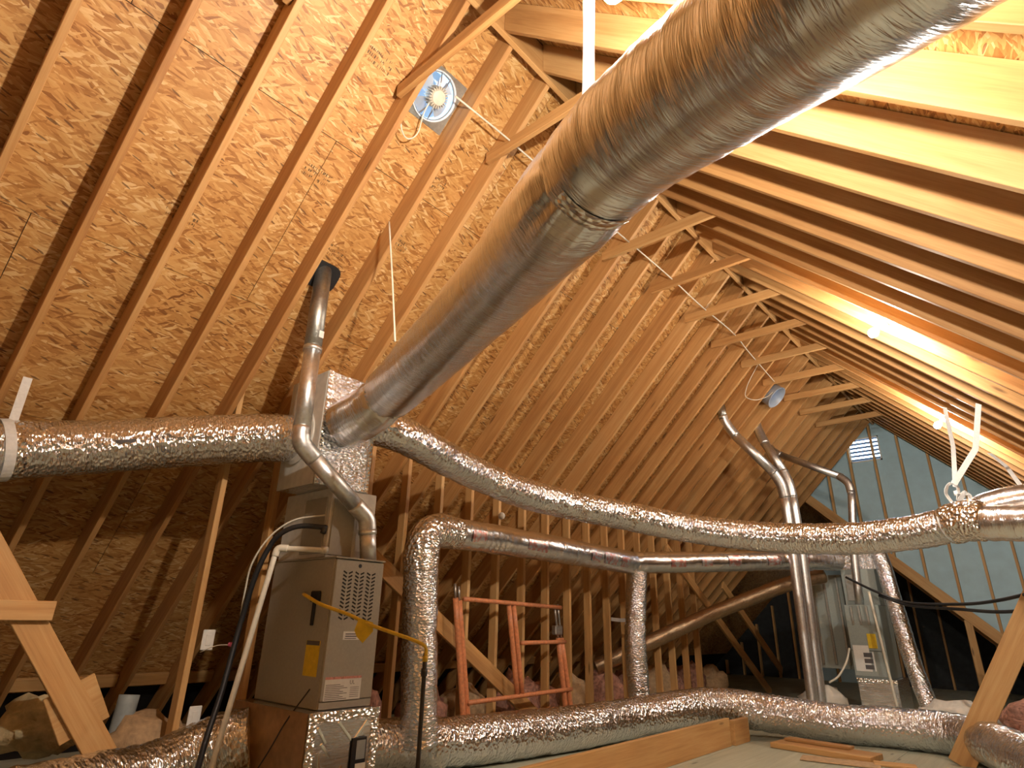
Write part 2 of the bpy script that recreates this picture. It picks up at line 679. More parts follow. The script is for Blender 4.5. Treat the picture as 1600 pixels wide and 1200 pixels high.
def rafter_mesh(length):
    """plumb cut at the ridge; x down slope from 0, z into the room"""
    bm = bmesh.new()
    h, t = RD, 0.038
    co = [(0, -t / 2, 0), (length, -t / 2, 0), (length, t / 2, 0), (0, t / 2, 0),
          (h, -t / 2, h), (length, -t / 2, h), (length, t / 2, h), (h, t / 2, h)]
    vs = [bm.verts.new(c) for c in co]
    fs = [bm.faces.new([vs[i] for i in f]) for f in ((3, 2, 1, 0), (4, 5, 6, 7), (0, 1, 5, 4), (1, 2, 6, 5), (2, 3, 7, 6), (3, 0, 4, 7))]
    bmesh.ops.bevel(bm, geom=list(bm.edges), offset=0.003, segments=1, affect='EDGES')
    bmesh.ops.recalc_face_normals(bm, faces=bm.faces)
    return mesh_from('rafter', bm, 'rafter')


RS = 0.4068
rs_ = random.Random(5)
for (s_, y_) in ((1.02, .36), (.80, 1.52), (1.62, 1.53), (2.02, 1.90), (1.75, 2.28), (1.22, 2.30), (2.25, .95), (.62, .33), (1.30, -.03), (1.9, 3.1)):
    bm = bmesh.new()
    for r in range(3):
        u = -.09
        while u < .09:
            if rs_.random() < .75:
                h = rs_.choice((.010, .016, .020))
                bm_box(bm, (r * .032 - .03, u, 0), (r * .032 - .03 + h, u + rs_.choice((.003, .004, .008)), .0008))
            u += rs_.uniform(.008, .016)
    o = part('ink_stamp', bm, 'stampink', ceil_l, False, slope_mw(dL, nL, s_, y_, 0.0002))
    o['kind'] = 'stuff'
me_raf = rafter_mesh(6.85)
for n_ in range(-7, 31):
    y = 0.1 + 0.019 + RS * n_
    link('rafter', me_raf, ceil_l, slope_mw(dL, nL, 0.03, y, 0.002))
    y2 = -0.004 + 0.019 + RS * n_
    if y2 < GABLE - .05:
        link('rafter', me_raf, ceil_r, slope_mw(dR, nR, 0.03, y2, 0.002))
board('ridge_board', (XR, Y0 + .05, 4.74), (XR, GABLE - .02, 4.74), (0, 0, 1), 0.26, 0.036, 'rafter', ceil_r)
for k in range(-3, 14):
    y = 0.1 + RS * 2 * k - 0.021
    if y > GABLE - .2:
        continue
    z = 4.207 + 0.045 - 0.012
    lx = -2.50 + random.uniform(-.05, .04)
    rx = -1.40 + random.uniform(-.03, .05)
    board('collar_tie', (lx, y, z), (rx, y, z + random.uniform(-.02, .02)), (0, 0, 1), 0.089, 0.038, 'rafter', ceil_l)

# ------------------------------------------------------------------ floor
floor = struct('floor')
part('subfloor', box((-7.0, Y0, -0.06), (3.1, Y1, -0.021)), 'dark', floor)
for i in range(-3, 3):
    for j in range(-2, 7):
        x0 = -2.62 + 1.222 * i
        y0 = -0.2 + 2.44 * j - (1.22 if i % 2 else 0)
        if x0 < -7 or y0 > Y1 - .3:
            continue
        y1 = min(y0 + 2.436, Y1)
        L, W = y1 - y0, min(x0 + 1.218, 3.0) - x0
        bm = box((-L / 2, -W / 2, -.01), (L / 2, W / 2, .01))
        c = (x0 + W / 2, y0 + L / 2, -0.01)
        part('floor_panel', bm, 'plywood', floor, False, Matrix.Translation(c) @ Matrix.Rotation(PI / 2, 4, 'Z'))

# ------------------------------------------------------------------ knee wall of studs (left)
wall_l = struct('wall_left')
KX = -4.18
wall_n = 0
for n_ in range(-3, 23):
    y = 0.1 + RS * n_ + 0.019 + 0.042
    top = KX + 6.843 - 0.06
    if n_ < 4:
        continue
    if n_ == 4:
        y = 1.80
    board('stud', (KX - .045, y, 0.04), (KX - .045, y, top), (1, 0, 0), 0.089, 0.038, 'stud', wall_l)
board('bottom_plate', (KX - .045, -2, 0.019), (KX - .045, 9.2, 0.019), (1, 0, 0), 0.089, 0.036, 'stud', wall_l)
for p0, p1, w in (((KX + .022, 0.35, 1.76), (KX + .022, 1.44, 0.30), 0.14),
                  ((KX + .022, 2.75, 1.71), (KX + .022, 5.35, 0.10), 0.14),
                  ((KX + .022, 8.2, 2.09), (KX + .022, 11.7, -0.0), 0.13),
                  ((KX + .022, 10.1, 1.68), (KX + .022, 12.4, 0.32), 0.13)):
    board('diagonal_brace', p0, p1, (0, 0, 1), w, 0.036, 'stud', wall_l)
board('cleat', (KX + .06, 0.25, 1.045), (KX + .06, 1.01, 1.05), (0, 0, 1), 0.098, 0.036, 'stud', wall_l)
board('gusset', (KX - .0, 1.15, 0.50), (KX + .0, 1.36, 0.62), (0, 0, 1), 0.26, 0.02, 'stud', wall_l)

# eave blocking between the rafter feet
for n_ in range(-1, 30):
    ya, yb = 0.1 + RS * n_ + 0.042, 0.1 + RS * (n_ + 1) - 0.004
    board('eave_blocking', (-6.27, ya, 0.51), (-6.27, yb, 0.51), (-R2 * 0 + .4, 0, 1), 0.10, 0.03, 'stud', ceil_l)

# ------------------------------------------------------------------ gable wall (far)
wall_f = struct('wall_far')
xs = [-3.4] + [-2.02 + 0.4064 * k for k in range(-3, 13)] + [2.98]
VX0, VX1, VZ0, VZ1 = -2.42, -1.90, 3.94, 4.40


def zt(x):
    return x + 6.843 if x < XR else 2.977 - x


def zb(x):
    return max(0.0, 0.11 - x)


def strip(x0, x1, lo, hi):
    bm = bmesh.new()
    vs = []
    for y in (GABLE, GABLE + .012):
        for (x, f) in ((x0, lo), (x1, lo), (x1, hi), (x0, hi)):
            vs.append(bm.verts.new((x, y, f(x))))
    for f in ((0, 1, 2, 3), (7, 6, 5, 4), (0, 4, 5, 1), (1, 5, 6, 2), (2, 6, 7, 3), (3, 7, 4, 0)):
        bm.faces.new([vs[i] for i in f])
    bmesh.ops.recalc_face_normals(bm, faces=bm.faces)
    return bm


cut = sorted(set([-3.36, -2.80, VX0, XR, VX1 + .0, -0.80, 0.11, 0.42, 1.64, 2.97]))
for a, b_ in zip(cut, cut[1:]):
    if b_ - a < .01:
        continue
    if a >= VX0 - .001 and b_ <= VX1 + .001:
        part('sheathing_panel', strip(a, b_, zb, lambda x: VZ0), 'blue', wall_f)
        part('sheathing_panel', strip(a, b_, lambda x: min(VZ1, zt(x) - .01), zt), 'blue', wall_f)
    else:
        part('sheathing_panel', strip(a, b_, zb, zt), 'blue', wall_f)
for k in range(-3, 12):
    x = -2.02 + 0.4064 * k
    lo, hi = zb(x) + .05, zt(x) - .2
    if hi - lo > .2:
        board('stud', (x, GABLE - .047, lo), (x, GABLE - .047, hi), (0, 1, 0), 0.089, 0.038, 'stud', wall_f)
board('valley_board', (-3.42, GABLE - .115, 3.53), (0.1, GABLE - .115, 0.02), (1, 0, 1), 0.16, 0.038, 'stud', wall_f)
board('post', (-1.19, GABLE - .09, 0.0), (-1.19, GABLE - .09, 1.22), (1, 0, 0), 0.10, 0.06, 'stud', wall_f)
vent = struct('window_1', ((VX0 + VX1) / 2, GABLE, VZ0))
fr = bmesh.new()
for lo, hi in (((VX0, GABLE - .02, VZ0), (VX1, GABLE + .05, VZ0 + .025)), ((VX0, GABLE - .02, VZ1 - .025), (VX1, GABLE + .05, VZ1)),
               ((VX0, GABLE - .02, VZ0), (VX0 + .025, GABLE + .05, VZ1)), ((VX1 - .025, GABLE - .02, VZ0), (VX1, GABLE + .05, VZ1))):
    bm_box(fr, lo, hi)
part('vent_frame', fr, 'white', vent)
for k in range(6):
    z = VZ0 + .055 + k * .075
    board('louvre', (VX0 + .02, GABLE + .02, z), (VX1 - .02, GABLE + .02, z), (0, 1, -.75), 0.052, 0.010, 'louvregrey', vent)

# lower wing beyond the gable: its own sloping deck, end wall
wing = struct('ceiling_wing')
for i in range(4):
    a = V((-3.42, 0, 3.53)) + V((R2, 0, -R2)) * (1.25 * i)
    mw = Matrix(((R2, 0, R2, a.x + R2 * .62), (0, 1, 0, (GABLE + Y1) / 2), (-R2, 0, R2, a.z - R2 * .62 + .02), (0, 0, 0, 1)))
    part('osb_panel', box((-.622, -(Y1 - GABLE) / 2, 0), (.622, (Y1 - GABLE) / 2, .012)), 'osb', wing, False, mw)
for k in range(6):
    y = GABLE + .35 + .4064 * k
    board('rafter', (-3.4, y, 3.40), (0.0, y, 0.0), (1, 0, 1), 0.14, 0.038, 'rafter', wing)
wall_e = struct('wall_wing')
for i in range(7):
    part('sheathing_panel', box((-7.1 + 1.22 * i, Y1, -.1), (-7.1 + 1.22 * i + 1.22, Y1 + .02, 4.6)), 'blue' if i == 2 else 'wing_shade', wall_e)  # all but one panel painted near black to stand for the wing's shade
for i in range(14):
    x = -6.4 + .4064 * i
    board('stud', (x, Y1 - .05, 0), (x, Y1 - .05, min(x + 6.7, .1 - x)), (0, 1, 0), .089, .038, 'stud', wall_e)
wall_b = struct('wall_near')
for i in range(9):
    part('sheathing_panel', box((-7.1 + 1.22 * i, Y0 - .02, -.1), (-7.1 + 1.22 * i + 1.22, Y0, 5.1)), 'osb', wall_b)

# ------------------------------------------------------------------ ceiling bulbs on the right rafters
def bulb(loc, label, drop=0.0, mat='bulb_small'):
    """porcelain holder (screwed to a rafter's underside, or hung on a short stem), bare bulb pointing into the room"""
    foot = V((loc[0], loc[1], 2.717 - loc[0]))
    t = thing('ceiling_bulb', label, 'light bulb', foot, 'bare bulbs under the rafters')
    rot = V((0, 0, 1)).rotation_difference(nR).to_matrix().to_4x4()
    mw = Matrix.Translation(foot) @ rot
    if drop:
        bm = bmesh.new()
        lathe(bm, [(0, 0), (.05, 0), (.05, .012), (.010, .02), (.008, drop), (0, drop)], 14)
        part('stem', bm, 'white', t, True, mw)
        mw = mw @ Matrix.Translation((0, 0, drop))
    bm = bmesh.new()
    prof = [(0.0, 0.0), (0.056, 0.0), (0.056, 0.008), (0.046, 0.016), (0.024, 0.022), (0.021, 0.045), (0.0, 0.047)]
    lathe(bm, prof, 20)
    part('holder', bm, 'white', t, True, mw)
    bm = bmesh.new()
    prof = [(0.0, 0.045), (0.013, 0.046), (0.016, 0.060), (0.028, 0.080), (0.036, 0.100), (0.036, 0.115), (0.028, 0.134), (0.014, 0.145), (0.0, 0.148)]
    lathe(bm, prof, 18)
    part('bulb', bm, mat, t, True, mw)
    return t


def lathe(bm, prof, seg):
    rings = []
    for r, z in prof:
        if r < 1e-6:
            rings.append([bm.verts.new((0, 0, z))])
        else:
            rings.append([bm.verts.new((r * math.cos(2 * PI * k / seg), r * math.sin(2 * PI * k / seg), z)) for k in range(seg)])
    for a, b_ in zip(rings, rings[1:]):
        for k in range(seg):
            k2 = (k + 1) % seg
            if len(a) == 1 and len(b_) == 1:
                continue
            if len(a) == 1:
                bm.faces.new((a[0], b_[k], b_[k2]))
            elif len(b_) == 1:
                bm.faces.new((a[k], a[k2], b_[0]))
            else:
                bm.faces.new((a[k], a[k2], b_[k2], b_[k]))
    bmesh.ops.recalc_face_normals(bm, faces=bm.faces)


bulb((-0.44, 1.20, 0), 'bare lit bulb above the big overhead duct, just past the upper edge of the photo', 0.19, 'bulb')
bulb((-0.57, 5.02, 0), 'bare lit bulb in a white holder, the nearer of the two seen')
bulb((-0.53, 7.87, 0), 'bare lit bulb beside the white strap near the gable, the farther of the two')


# ------------------------------------------------------------------ text and decals
def text_geo(s, size):
    cu = bpy.data.curves.new('print', 'FONT')
    cu.body = s
    cu.size = size
    cu.resolution_u = 2
    o = bpy.data.objects.new('print', cu)
    COL.objects.link(o)
    dg = bpy.context.evaluated_depsgraph_get()
    me = o.evaluated_get(dg).to_mesh()
    vs = [v.co.copy() for v in me.vertices]
    fs = [list(p.vertices) for p in me.polygons]
    o.evaluated_get(dg).to_mesh_clear()
    bpy.data.objects.remove(o)
    bpy.data.curves.remove(cu)
    return vs, fs


def flat_text(name, s, size, origin, ux, uy, mat, parent, off=0.0012):
    vs, fs = text_geo(s, size)
    ux, uy = V(ux).normalized(), V(uy).normalized()
    n = ux.cross(uy)
    bm = bmesh.new()
    bv = [bm.verts.new(V(origin) + ux * v.x + uy * v.y + n * off) for v in vs]
    for f in fs:
        bm.faces.new([bv[i] for i in f])
    return part(name, bm, mat, parent)


class Duct:
    """remembers a duct's centreline so that print can be wrapped on its jacket"""
    def __init__(s, C, r):
        s.C, s.r, s.F = C, r, frames(C)
        s.S = [0.0]
        for a, b_ in zip(C, C[1:]):
            s.S.append(s.S[-1] + (b_ - a).length)

    def at(s, sv, ang, off=0.003):
        i = 0
        while i < len(s.S) - 2 and s.S[i + 1] < sv:
            i += 1
        u = (sv - s.S[i]) / (s.S[i + 1] - s.S[i])
        c = s.C[i].lerp(s.C[i + 1], u)
        t, a, b_ = s.F[i]
        r = s.r(sv, s.S[-1]) if callable(s.r) else s.r
        return c + (a * math.cos(ang) + b_ * math.sin(ang)) * (r + off)

    def patch(s, s0, s1, a0, a1, nu=8, nv=6, off=0.004):
        bm = bmesh.new()
        g = [[bm.verts.new(s.at(s0 + (s1 - s0) * i / nu, a0 + (a1 - a0) * j / nv, off)) for j in range(nv + 1)] for i in range(nu + 1)]
        uvl = bm.loops.layers.uv.new('UVMap')
        for i in range(nu):
            for j in range(nv):
                f = bm.faces.new((g[i][j], g[i + 1][j], g[i + 1][j + 1], g[i][j + 1]))
                for lp, (a, b_) in zip(f.loops, ((i, j), (i + 1, j), (i + 1, j + 1), (i, j + 1))):
                    lp[uvl].uv = (s0 + (s1 - s0) * a / nu, (a0 + (a1 - a0) * b_ / nv) * .15)
        return bm

    def text(s, txt, size, s0, ang, flip=1, off=0.004):
        vs, fs = text_geo(txt, size)
        bm = bmesh.new()
        r = s.r if not callable(s.r) else s.r(s0, s.S[-1])
        bv = [bm.verts.new(s.at(s0 + flip * v.x, ang + flip * v.y / r, off)) for v in vs]
        for f in fs:
            bm.faces.new([bv[i] for i in f])
        return bm


def flex(parent, name, pts, rad, mat, seg=40, step=0.02, wr=0.004, seed=0.0, pucker=(), freq=(26.0, 9.0), pa=0.05):
    """foil jacket; pucker: (position along, width) of gathered rings"""
    C = spline(pts, step)
    tot = sum((b_ - a).length for a, b_ in zip(C, C[1:]))
    pk = [(p * tot if p <= 1 else p, w, d) for p, w, d in pucker]

    def rr(sv, T):
        r = rad
        for p, w, d in pk:
            r *= 1 - d * math.exp(-((sv - p) / w) ** 2)
        return r
    bm = tube_bm(C, rr, seg, wr, seed, True, freq)
    if pk:
        # gathers: folds running along the duct, strongest at the ties
        F = frames(C)
        S = [0.0]
        for a, b_ in zip(C, C[1:]):
            S.append(S[-1] + (b_ - a).length)
        bm.verts.ensure_lookup_table()
        for i in range(len(C)):
            g = sum(math.exp(-((S[i] - p) / (w * 2.2)) ** 2) for p, w, d in pk)
            if g < .03:
                continue
            for k in range(seg):
                v = bm.verts[i * seg + k]
                a = 2 * PI * k / seg
                q = noise.noise(V((math.cos(a) * 4.5 + seed, math.sin(a) * 4.5, S[i] * 2.0)))
                v.co += (v.co - C[i]).normalized() * (rad * pa * g * q)
    o = part(name, bm, mat, parent, True)
    return Duct(C, rr)


def band(parent, D, s0, s1, mat='tape', name='tape_band', off=0.004, seed=0.0):
    """a taped joint round the duct"""
    bm = bmesh.new()
    uvl = bm.loops.layers.uv.new('UVMap')
    n, seg = 6, 40
    g = []
    for i in range(n + 1):
        sv = s0 + (s1 - s0) * i / n
        e = -0.006 if i in (0, n) else off
        g.append([bm.verts.new(D.at(sv + .008 * noise.noise(V((k * .7, seed, i))), 2 * PI * k / seg, e + .004 * noise.noise(V((k * .9 + seed, i * 1.3, 0)))) ) for k in range(seg)])
    for i in range(n):
        for k in range(seg):
            k2 = (k + 1) % seg
            f = bm.faces.new((g[i][k], g[i + 1][k], g[i + 1][k2], g[i][k2]))
            for lp, (a, b_) in zip(f.loops, ((i, k), (i + 1, k), (i + 1, k + 1), (i, k + 1))):
                lp[uvl].uv = (a * (s1 - s0) / n, b_ * .027)
    bmesh.ops.recalc_face_normals(bm, faces=bm.faces)
    return part(name, bm, mat, parent, True)


def ribbon(name, pts, w, wdir, mat, parent=None, thick=0.0022, step=0.03, straight=True):
    C = resample([V(p) for p in pts], step) if straight else spline(pts, step)
    F = frames(C)
    bm = bmesh.new()
    rings = []
    for i, (c, (t, u, q)) in enumerate(zip(C, F)):
        d = V(wdir(i / (len(C) - 1)) if callable(wdir) else wdir)
        d = (d - t * d.dot(t)).normalized()
        n = t.cross(d)
        rings.append([bm.verts.new(c + d * (a * w / 2) + n * (b_ * thick / 2)) for a, b_ in ((-1, -1), (1, -1), (1, 1), (-1, 1))])
    for a, b_ in zip(rings, rings[1:]):
        for k in range(4):
            k2 = (k + 1) % 4
            bm.faces.new((a[k], b_[k], b_[k2], a[k2]))
    bm.faces.new(rings[0])
    bm.faces.new(list(reversed(rings[-1])))
    bmesh.ops.recalc_face_normals(bm, faces=bm.faces)
    return part(name, bm, mat, parent)


def loop_pts(c, t, r, a0=0, a1=2 * PI, n=28):
    t = V(t).normalized()
    u = V((0, 0, 1)) - t * t.z
    u.normalize()
    w = t.cross(u)
    return [V(c) + (u * math.cos(a0 + (a1 - a0) * k / n) + w * math.sin(a0 + (a1 - a0) * k / n)) * r for k in range(n + 1)]


# ------------------------------------------------------------------ A: big overhead duct
A = [(-3.44, 2.19, 2.26), (-3.25, 2.225, 2.32), (-3.042, 2.255, 2.414)]
t = thing('flex_duct', 'largest silver foil duct, sweeping overhead from the plenum past the camera', 'duct', A[0], 'silver flex ducts')
flex(t, 'collar_section', A, 0.165, 'foil', 56, 0.012, 0.004, 1.3, ((1.0, 0.07, 0.14), (0.0, 0.05, 0.05)), pa=.11)
A2 = [(-3.05, 2.25, 2.412), (-2.75, 2.13, 2.40), (-2.349, 1.959, 2.383), (-1.849, 1.756, 2.375), (-1.421, 1.568, 2.358), (-1.142, 1.409, 2.314), (-0.90, 1.275, 2.272), (-0.72, 1.19, 2.262)]
D2 = flex(t, 'middle_section', A2, 0.170, 'foil', 72, 0.012, 0.003, 4.2, ((0.0, 0.04, 0.12), (1.0, 0.10, 0.14)), pa=.10)
A3 = [(-0.815, 1.232, 2.268), (-0.70, 1.18, 2.262), (-0.572, 1.130, 2.255), (-0.243, 0.985, 2.157), (-0.031, 0.865, 2.063), (0.20, 0.75, 1.99), (0.50, 0.55, 1.90)]
D3 = flex(t, 'upper_section', A3, 0.1665, 'foil', 80, 0.010, 0.003, 8.1, ((0.0, 0.030, 0.15),), pa=.09)
band(t, D2, 0.02, 0.075, seed=3)
# strap holding it
st = thing('hanger_strap', 'wide white strap hanging from the rafters onto the big overhead duct', 'strap', (-0.70, 1.13, 3.0), 'white duct straps')
Pt = V((-0.70, 1.16, 2.264))
topz = V((-0.72, 1.16, 3.43))
ribbon('hanger', [(-0.70, 1.10, 2.43), (-0.675, 1.12, 3.38)], 0.034, lambda q: (0.75, .65, 0), 'strap', st)
ribbon('hanger', [(-0.73, 1.15, 2.44), (-0.71, 1.16, 3.42)], 0.034, lambda q: (0.75, .65 - .3 * q, 0), 'strap', st)
cd = tag(tube("support_cord", [(-2.97, 2.05, 3.63), (-2.78, 1.99, 3.08), (-2.60, 1.93, 2.55)], 0.006, 'cord', None, 0.08, 8), 'thin white cord hanging the middle of the big overhead duct', 'cord')

# ------------------------------------------------------------------ B: duct to the left
B = [(-3.76, 2.06, 2.20), (-3.90, 1.84, 2.174), (-4.11, 1.43, 2.089), (-4.26, 1.034, 1.988), (-4.31, 0.62, 1.885), (-4.29, 0.2, 1.77), (-4.2, -.4, 1.6), (-4.1, -1.2, 1.4)]
t = thing('flex_duct', 'silver duct along the dark eaves with a black triangle emblem printed on it', 'duct', B[0], 'silver flex ducts')
D = flex(t, 'jacket', B, 0.165, 'crinkle', 56, 0.012, 0.006, 2.2, ((0.0, .05, .08),), (40, 12))
Db = D
band(t, D, 1.52, 1.60, seed=5)


def facing_angle(D, sv, frm=V((0, 0, 1.05))):
    i = min(range(len(D.S)), key=lambda j: abs(D.S[j] - sv))
    d = (frm - D.C[i])
    tt, a, b_ = D.F[i]
    return math.atan2(d.dot(b_), d.dot(a))


sv = 1.02
an = facing_angle(D, sv)
# triangle emblem with a small flame, pipe size and R value
bm = bmesh.new()
tri = [(-.06, -.035), (.06, -.035), (0, .065)]
for a, b_ in (((0, 0, 0), 1.0),):
    outer = [D.at(sv - x, an - y / .165, .0045) for x, y in tri]
    inner = [D.at(sv - x * .42, an - (y * .42 - .004) / .165, .0045) for x, y in tri]
    ov = [bm.verts.new(p) for p in outer]
    iv = [bm.verts.new(p) for p in inner]
    for k in range(3):
        bm.faces.new((ov[k], ov[(k + 1) % 3], iv[(k + 1) % 3], iv[k]))
part('printed_triangle', bm, 'ink', t)
part('printed_size', D.text('10"', 0.06, sv - .16, an - .02 / .165, -1), 'ink', t)
part('printed_rating', D.text('R 4.2', 0.042, sv - .16, an + .05 / .165, -1), 'ink', t)
st = thing('hanger_strap', 'grey white strap slung round the dark eave duct', 'strap', (-4.30, .60, 2.1), 'white duct straps')
ribbon('sling', loop_pts((-4.31, 0.60, 1.882), (-.05, 1, .25), 0.176), 0.05, (-.05, 1, .25), 'strap', st)
ribbon('hanger', [(-4.27, .60, 2.05), (-4.27, .60, 2.31)], 0.045, (0, 1, 0), 'strap', st)

# crumpled tape over the joint of the big duct, on its underside
an = facing_angle(D3, .03)
best = min((a for a in [k * .1 for k in range(63)]), key=lambda a: D3.at(.03, a).z)
part('joint_tape', D3.patch(-.0, .10, best - .75, best + .75, 12, 24, .003), 'tape', bpy.data.objects['flex_duct'], True)

# ------------------------------------------------------------------ C: long sagging duct
Cp = [(-3.55, 2.44, 2.36), (-3.422, 2.7, 2.315), (-3.43, 3.094, 2.243), (-3.45, 3.509, 2.187), (-3.39, 3.906, 2.115), (-3.261, 4.33, 2.063), (-2.955, 4.913, 2.000),
      (-2.511, 5.498, 1.904), (-1.907, 5.80, 1.818), (-1.236, 5.85, 1.767), (-0.764, 5.82, 1.783), (-0.50, 5.77, 1.82)]
t = thing('flex_duct', 'long silver duct sagging across the middle from the plenum to the hung tee', 'duct', Cp[0], 'silver flex ducts')
D = flex(t, 'jacket', Cp, 0.133, 'crinkle', 48, 0.014, 0.006, 6.6, ((1.32, .03, .10), (2.25, .035, .10), (2.75, .03, .07), (0.995, .05, .12)), (36, 12))
for s_ in (1.28, 2.20, 2.71):
    band(t, D, s_, s_ + .08, seed=s_)
# tee at the hung end, with two runs towards the near right
tee = [(-0.54, 5.785, 1.815), (-0.42, 5.72, 1.83), (-0.28, 5.66, 1.82)]
flex(t, 'tee_boot', tee, 0.150, 'tape', 40, 0.012, 0.010, 9.3, ((0.0, .03, .1), (1.0, .03, .10)), (18, 12), pa=.12)
H1 = [(-0.33, 5.68, 1.80), (-0.12, 5.60, 1.775), (0.10, 5.52, 1.74), (0.4, 5.4, 1.66), (0.9, 5.15, 1.45), (1.35, 4.9, 1.0), (1.5, 4.8, .45), (1.52, 4.8, .13)]
t2 = thing('flex_duct', 'short silver duct running on from the hung tee below the brown wrapped one', 'duct', H1[0], 'silver flex ducts')
flex(t2, 'jacket', H1, 0.128, 'foil', 40, 0.014, 0.005, 3.1, ((0.0, .04, .1),), (20, 9))
H2 = [(-0.34, 5.78, 1.90), (-0.10, 5.78, 1.95), (0.16, 5.78, 1.96), (0.45, 5.75, 1.92), (0.95, 5.72, 1.50), (1.5, 5.7, .95), (1.75, 5.7, .45), (1.8, 5.7, .12)]
t2 = thing('flex_duct', 'brownish silver duct lying over the run beyond the hung tee', 'duct', H2[0], 'silver flex ducts')
flex(t2, 'jacket', H2, 0.115, 'foil', 40, 0.014, 0.004, 5.1, ((0.0, .05, .12),), (14, 6))
st = thing('hanger_strap', 'white strap tied in a knot above the hung tee', 'strap', (-.45, 5.8, 2.4), 'white duct straps')
ribbon('sling', loop_pts((-0.50, 5.765, 1.82), (.85, -.4, .1), 0.145), 0.05, (.85, -.4, .1), 'strap', st)
ribbon('hanger', [(-0.44, 5.82, 2.13), (-0.255, 6.06, 2.44), (-.16, 6.2, 2.85)], 0.045, (0.8, .6, 0), 'strap', st)
ribbon('knot_loop', [(-.47, 5.80, 1.97), (-.50, 5.78, 2.06), (-.46, 5.82, 2.14), (-.42, 5.84, 2.10), (-.44, 5.82, 2.0)], 0.05, (.3, .9, .2), 'strap', st, .003, .02, False)
ribbon('knot_loop', [(-.43, 5.83, 2.0), (-.385, 5.85, 2.06), (-.36, 5.87, 2.03), (-.37, 5.85, 1.95), (-.42, 5.82, 1.96)], 0.05, (.5, .8, -.2), 'strap', st, .003, .02, False)
ribbon('knot_band', loop_pts((-.435, 5.825, 2.06), (-.1, .2, 1), .022, n=14), 0.03, (-.1, .2, 1), 'strap', st)
st = thing('hanger_strap', 'long thin white strap from the rafter beside the farther bulb', 'strap', (-.46, 7.1, 3.1), 'white duct straps')
ribbon('hanger', [(-0.46, 7.20, 3.16), (-0.43, 6.55, 2.60), (-0.44, 5.90, 2.12)], 0.035, (0.8, .6, 0), 'strap', st)
st = thing('hanger_strap', 'grey strap from the rafters at the right edge of the photo', 'strap', (-.1, 6.9, 2.7), 'white duct straps')
ribbon('hanger', [(-0.20, 7.0, 2.60), (-0.10, 6.5, 2.36), (-0.03, 5.95, 2.06)], 0.035, (0.8, .6, 0), 'strap', st)

# ------------------------------------------------------------------ D: elbow duct with tee
Dp = [(-3.75, 3.36, 0.20), (-3.75, 3.31, 0.684), (-3.75, 3.27, 1.13), (-3.75, 3.245, 1.45)]
t = thing('flex_duct', 'silver duct rising beside the furnace, turning level along the stud wall to a tee', 'duct', Dp[0], 'silver flex ducts')
flex(t, 'riser', Dp, 0.135, 'crinkle', 48, 0.012, 0.007, 4.6, ((0.60, .05, .10),), (30, 12))
El = [(-3.75, 3.25, 1.40), (-3.75, 3.245, 1.56), (-3.75, 3.29, 1.67), (-3.75, 3.40, 1.725), (-3.75, 3.56, 1.732)]
flex(t, 'elbow', El, 0.139, 'tape', 40, 0.012, 0.008, 7.7, ((1.0, .03, .08),), (22, 14), pa=.08)
Lv = [(-3.75, 3.53, 1.727), (-3.75, 4.336, 1.735), (-3.75, 5.366, 1.731), (-3.75, 6.35, 1.724), (-3.75, 6.52, 1.724)]
DL = flex(t, 'level_run', Lv, 0.128, 'foil', 44, 0.014, 0.006, 2.9, ((0.0, .03, .08), (1.0, .05, .08)), (30, 10))
Lr = [(-3.75, 6.50, 1.724), (-3.546, 6.961, 1.755), (-3.176, 7.614, 1.803), (-2.774, 8.295, 1.853), (-2.42, 8.85, 1.89), (-2.20, 9.28, 1.90)]
DR = flex(t, 'far_run', Lr, 0.125, 'foil', 40, 0.016, 0.005, 5.9, ((0.0, .05, .08),), (30, 10))
Tv = [(-3.75, 6.62, 1.70), (-3.745, 6.55, 1.293), (-3.74, 6.48, 0.884), (-3.745, 6.50, 0.557), (-3.75, 6.53, 0.15)]
DT = flex(t, 'drop', Tv, 0.118, 'crinkle', 40, 0.014, 0.007, 1.9, ((0.0, .05, .1), (.41, .03, .10)), (30, 12))
band(t, DT, .60, .66, seed=2)
band(t, DL, .02, .10, seed=8)
rnd = random.Random(3)
for DD, ss in ((DL, (.16, .9, 1.05, 1.95, 2.2, 2.55)), (DR, (.5, .95, 1.35, 1.95, 2.35))):
    for s_ in ss:
        a = facing_angle(DD, s_)
        dl = rnd.uniform(.14, .28)
        part('faded_red_print', DD.patch(s_, s_ + dl, a - .40 + rnd.uniform(-.2, .1), a + .40 + rnd.uniform(-.1, .1), 8, 8, .006), 'redfoil', t, True)
st = tag(ribbon('tie_strap', [(-4.14, 6.63, 1.10), (-3.99, 6.57, 1.09), (-3.85, 6.50, 1.09)], 0.04, (0, 0, 1), 'strap'), 'short grey strap tying the tee drop to a wall stud', 'strap')

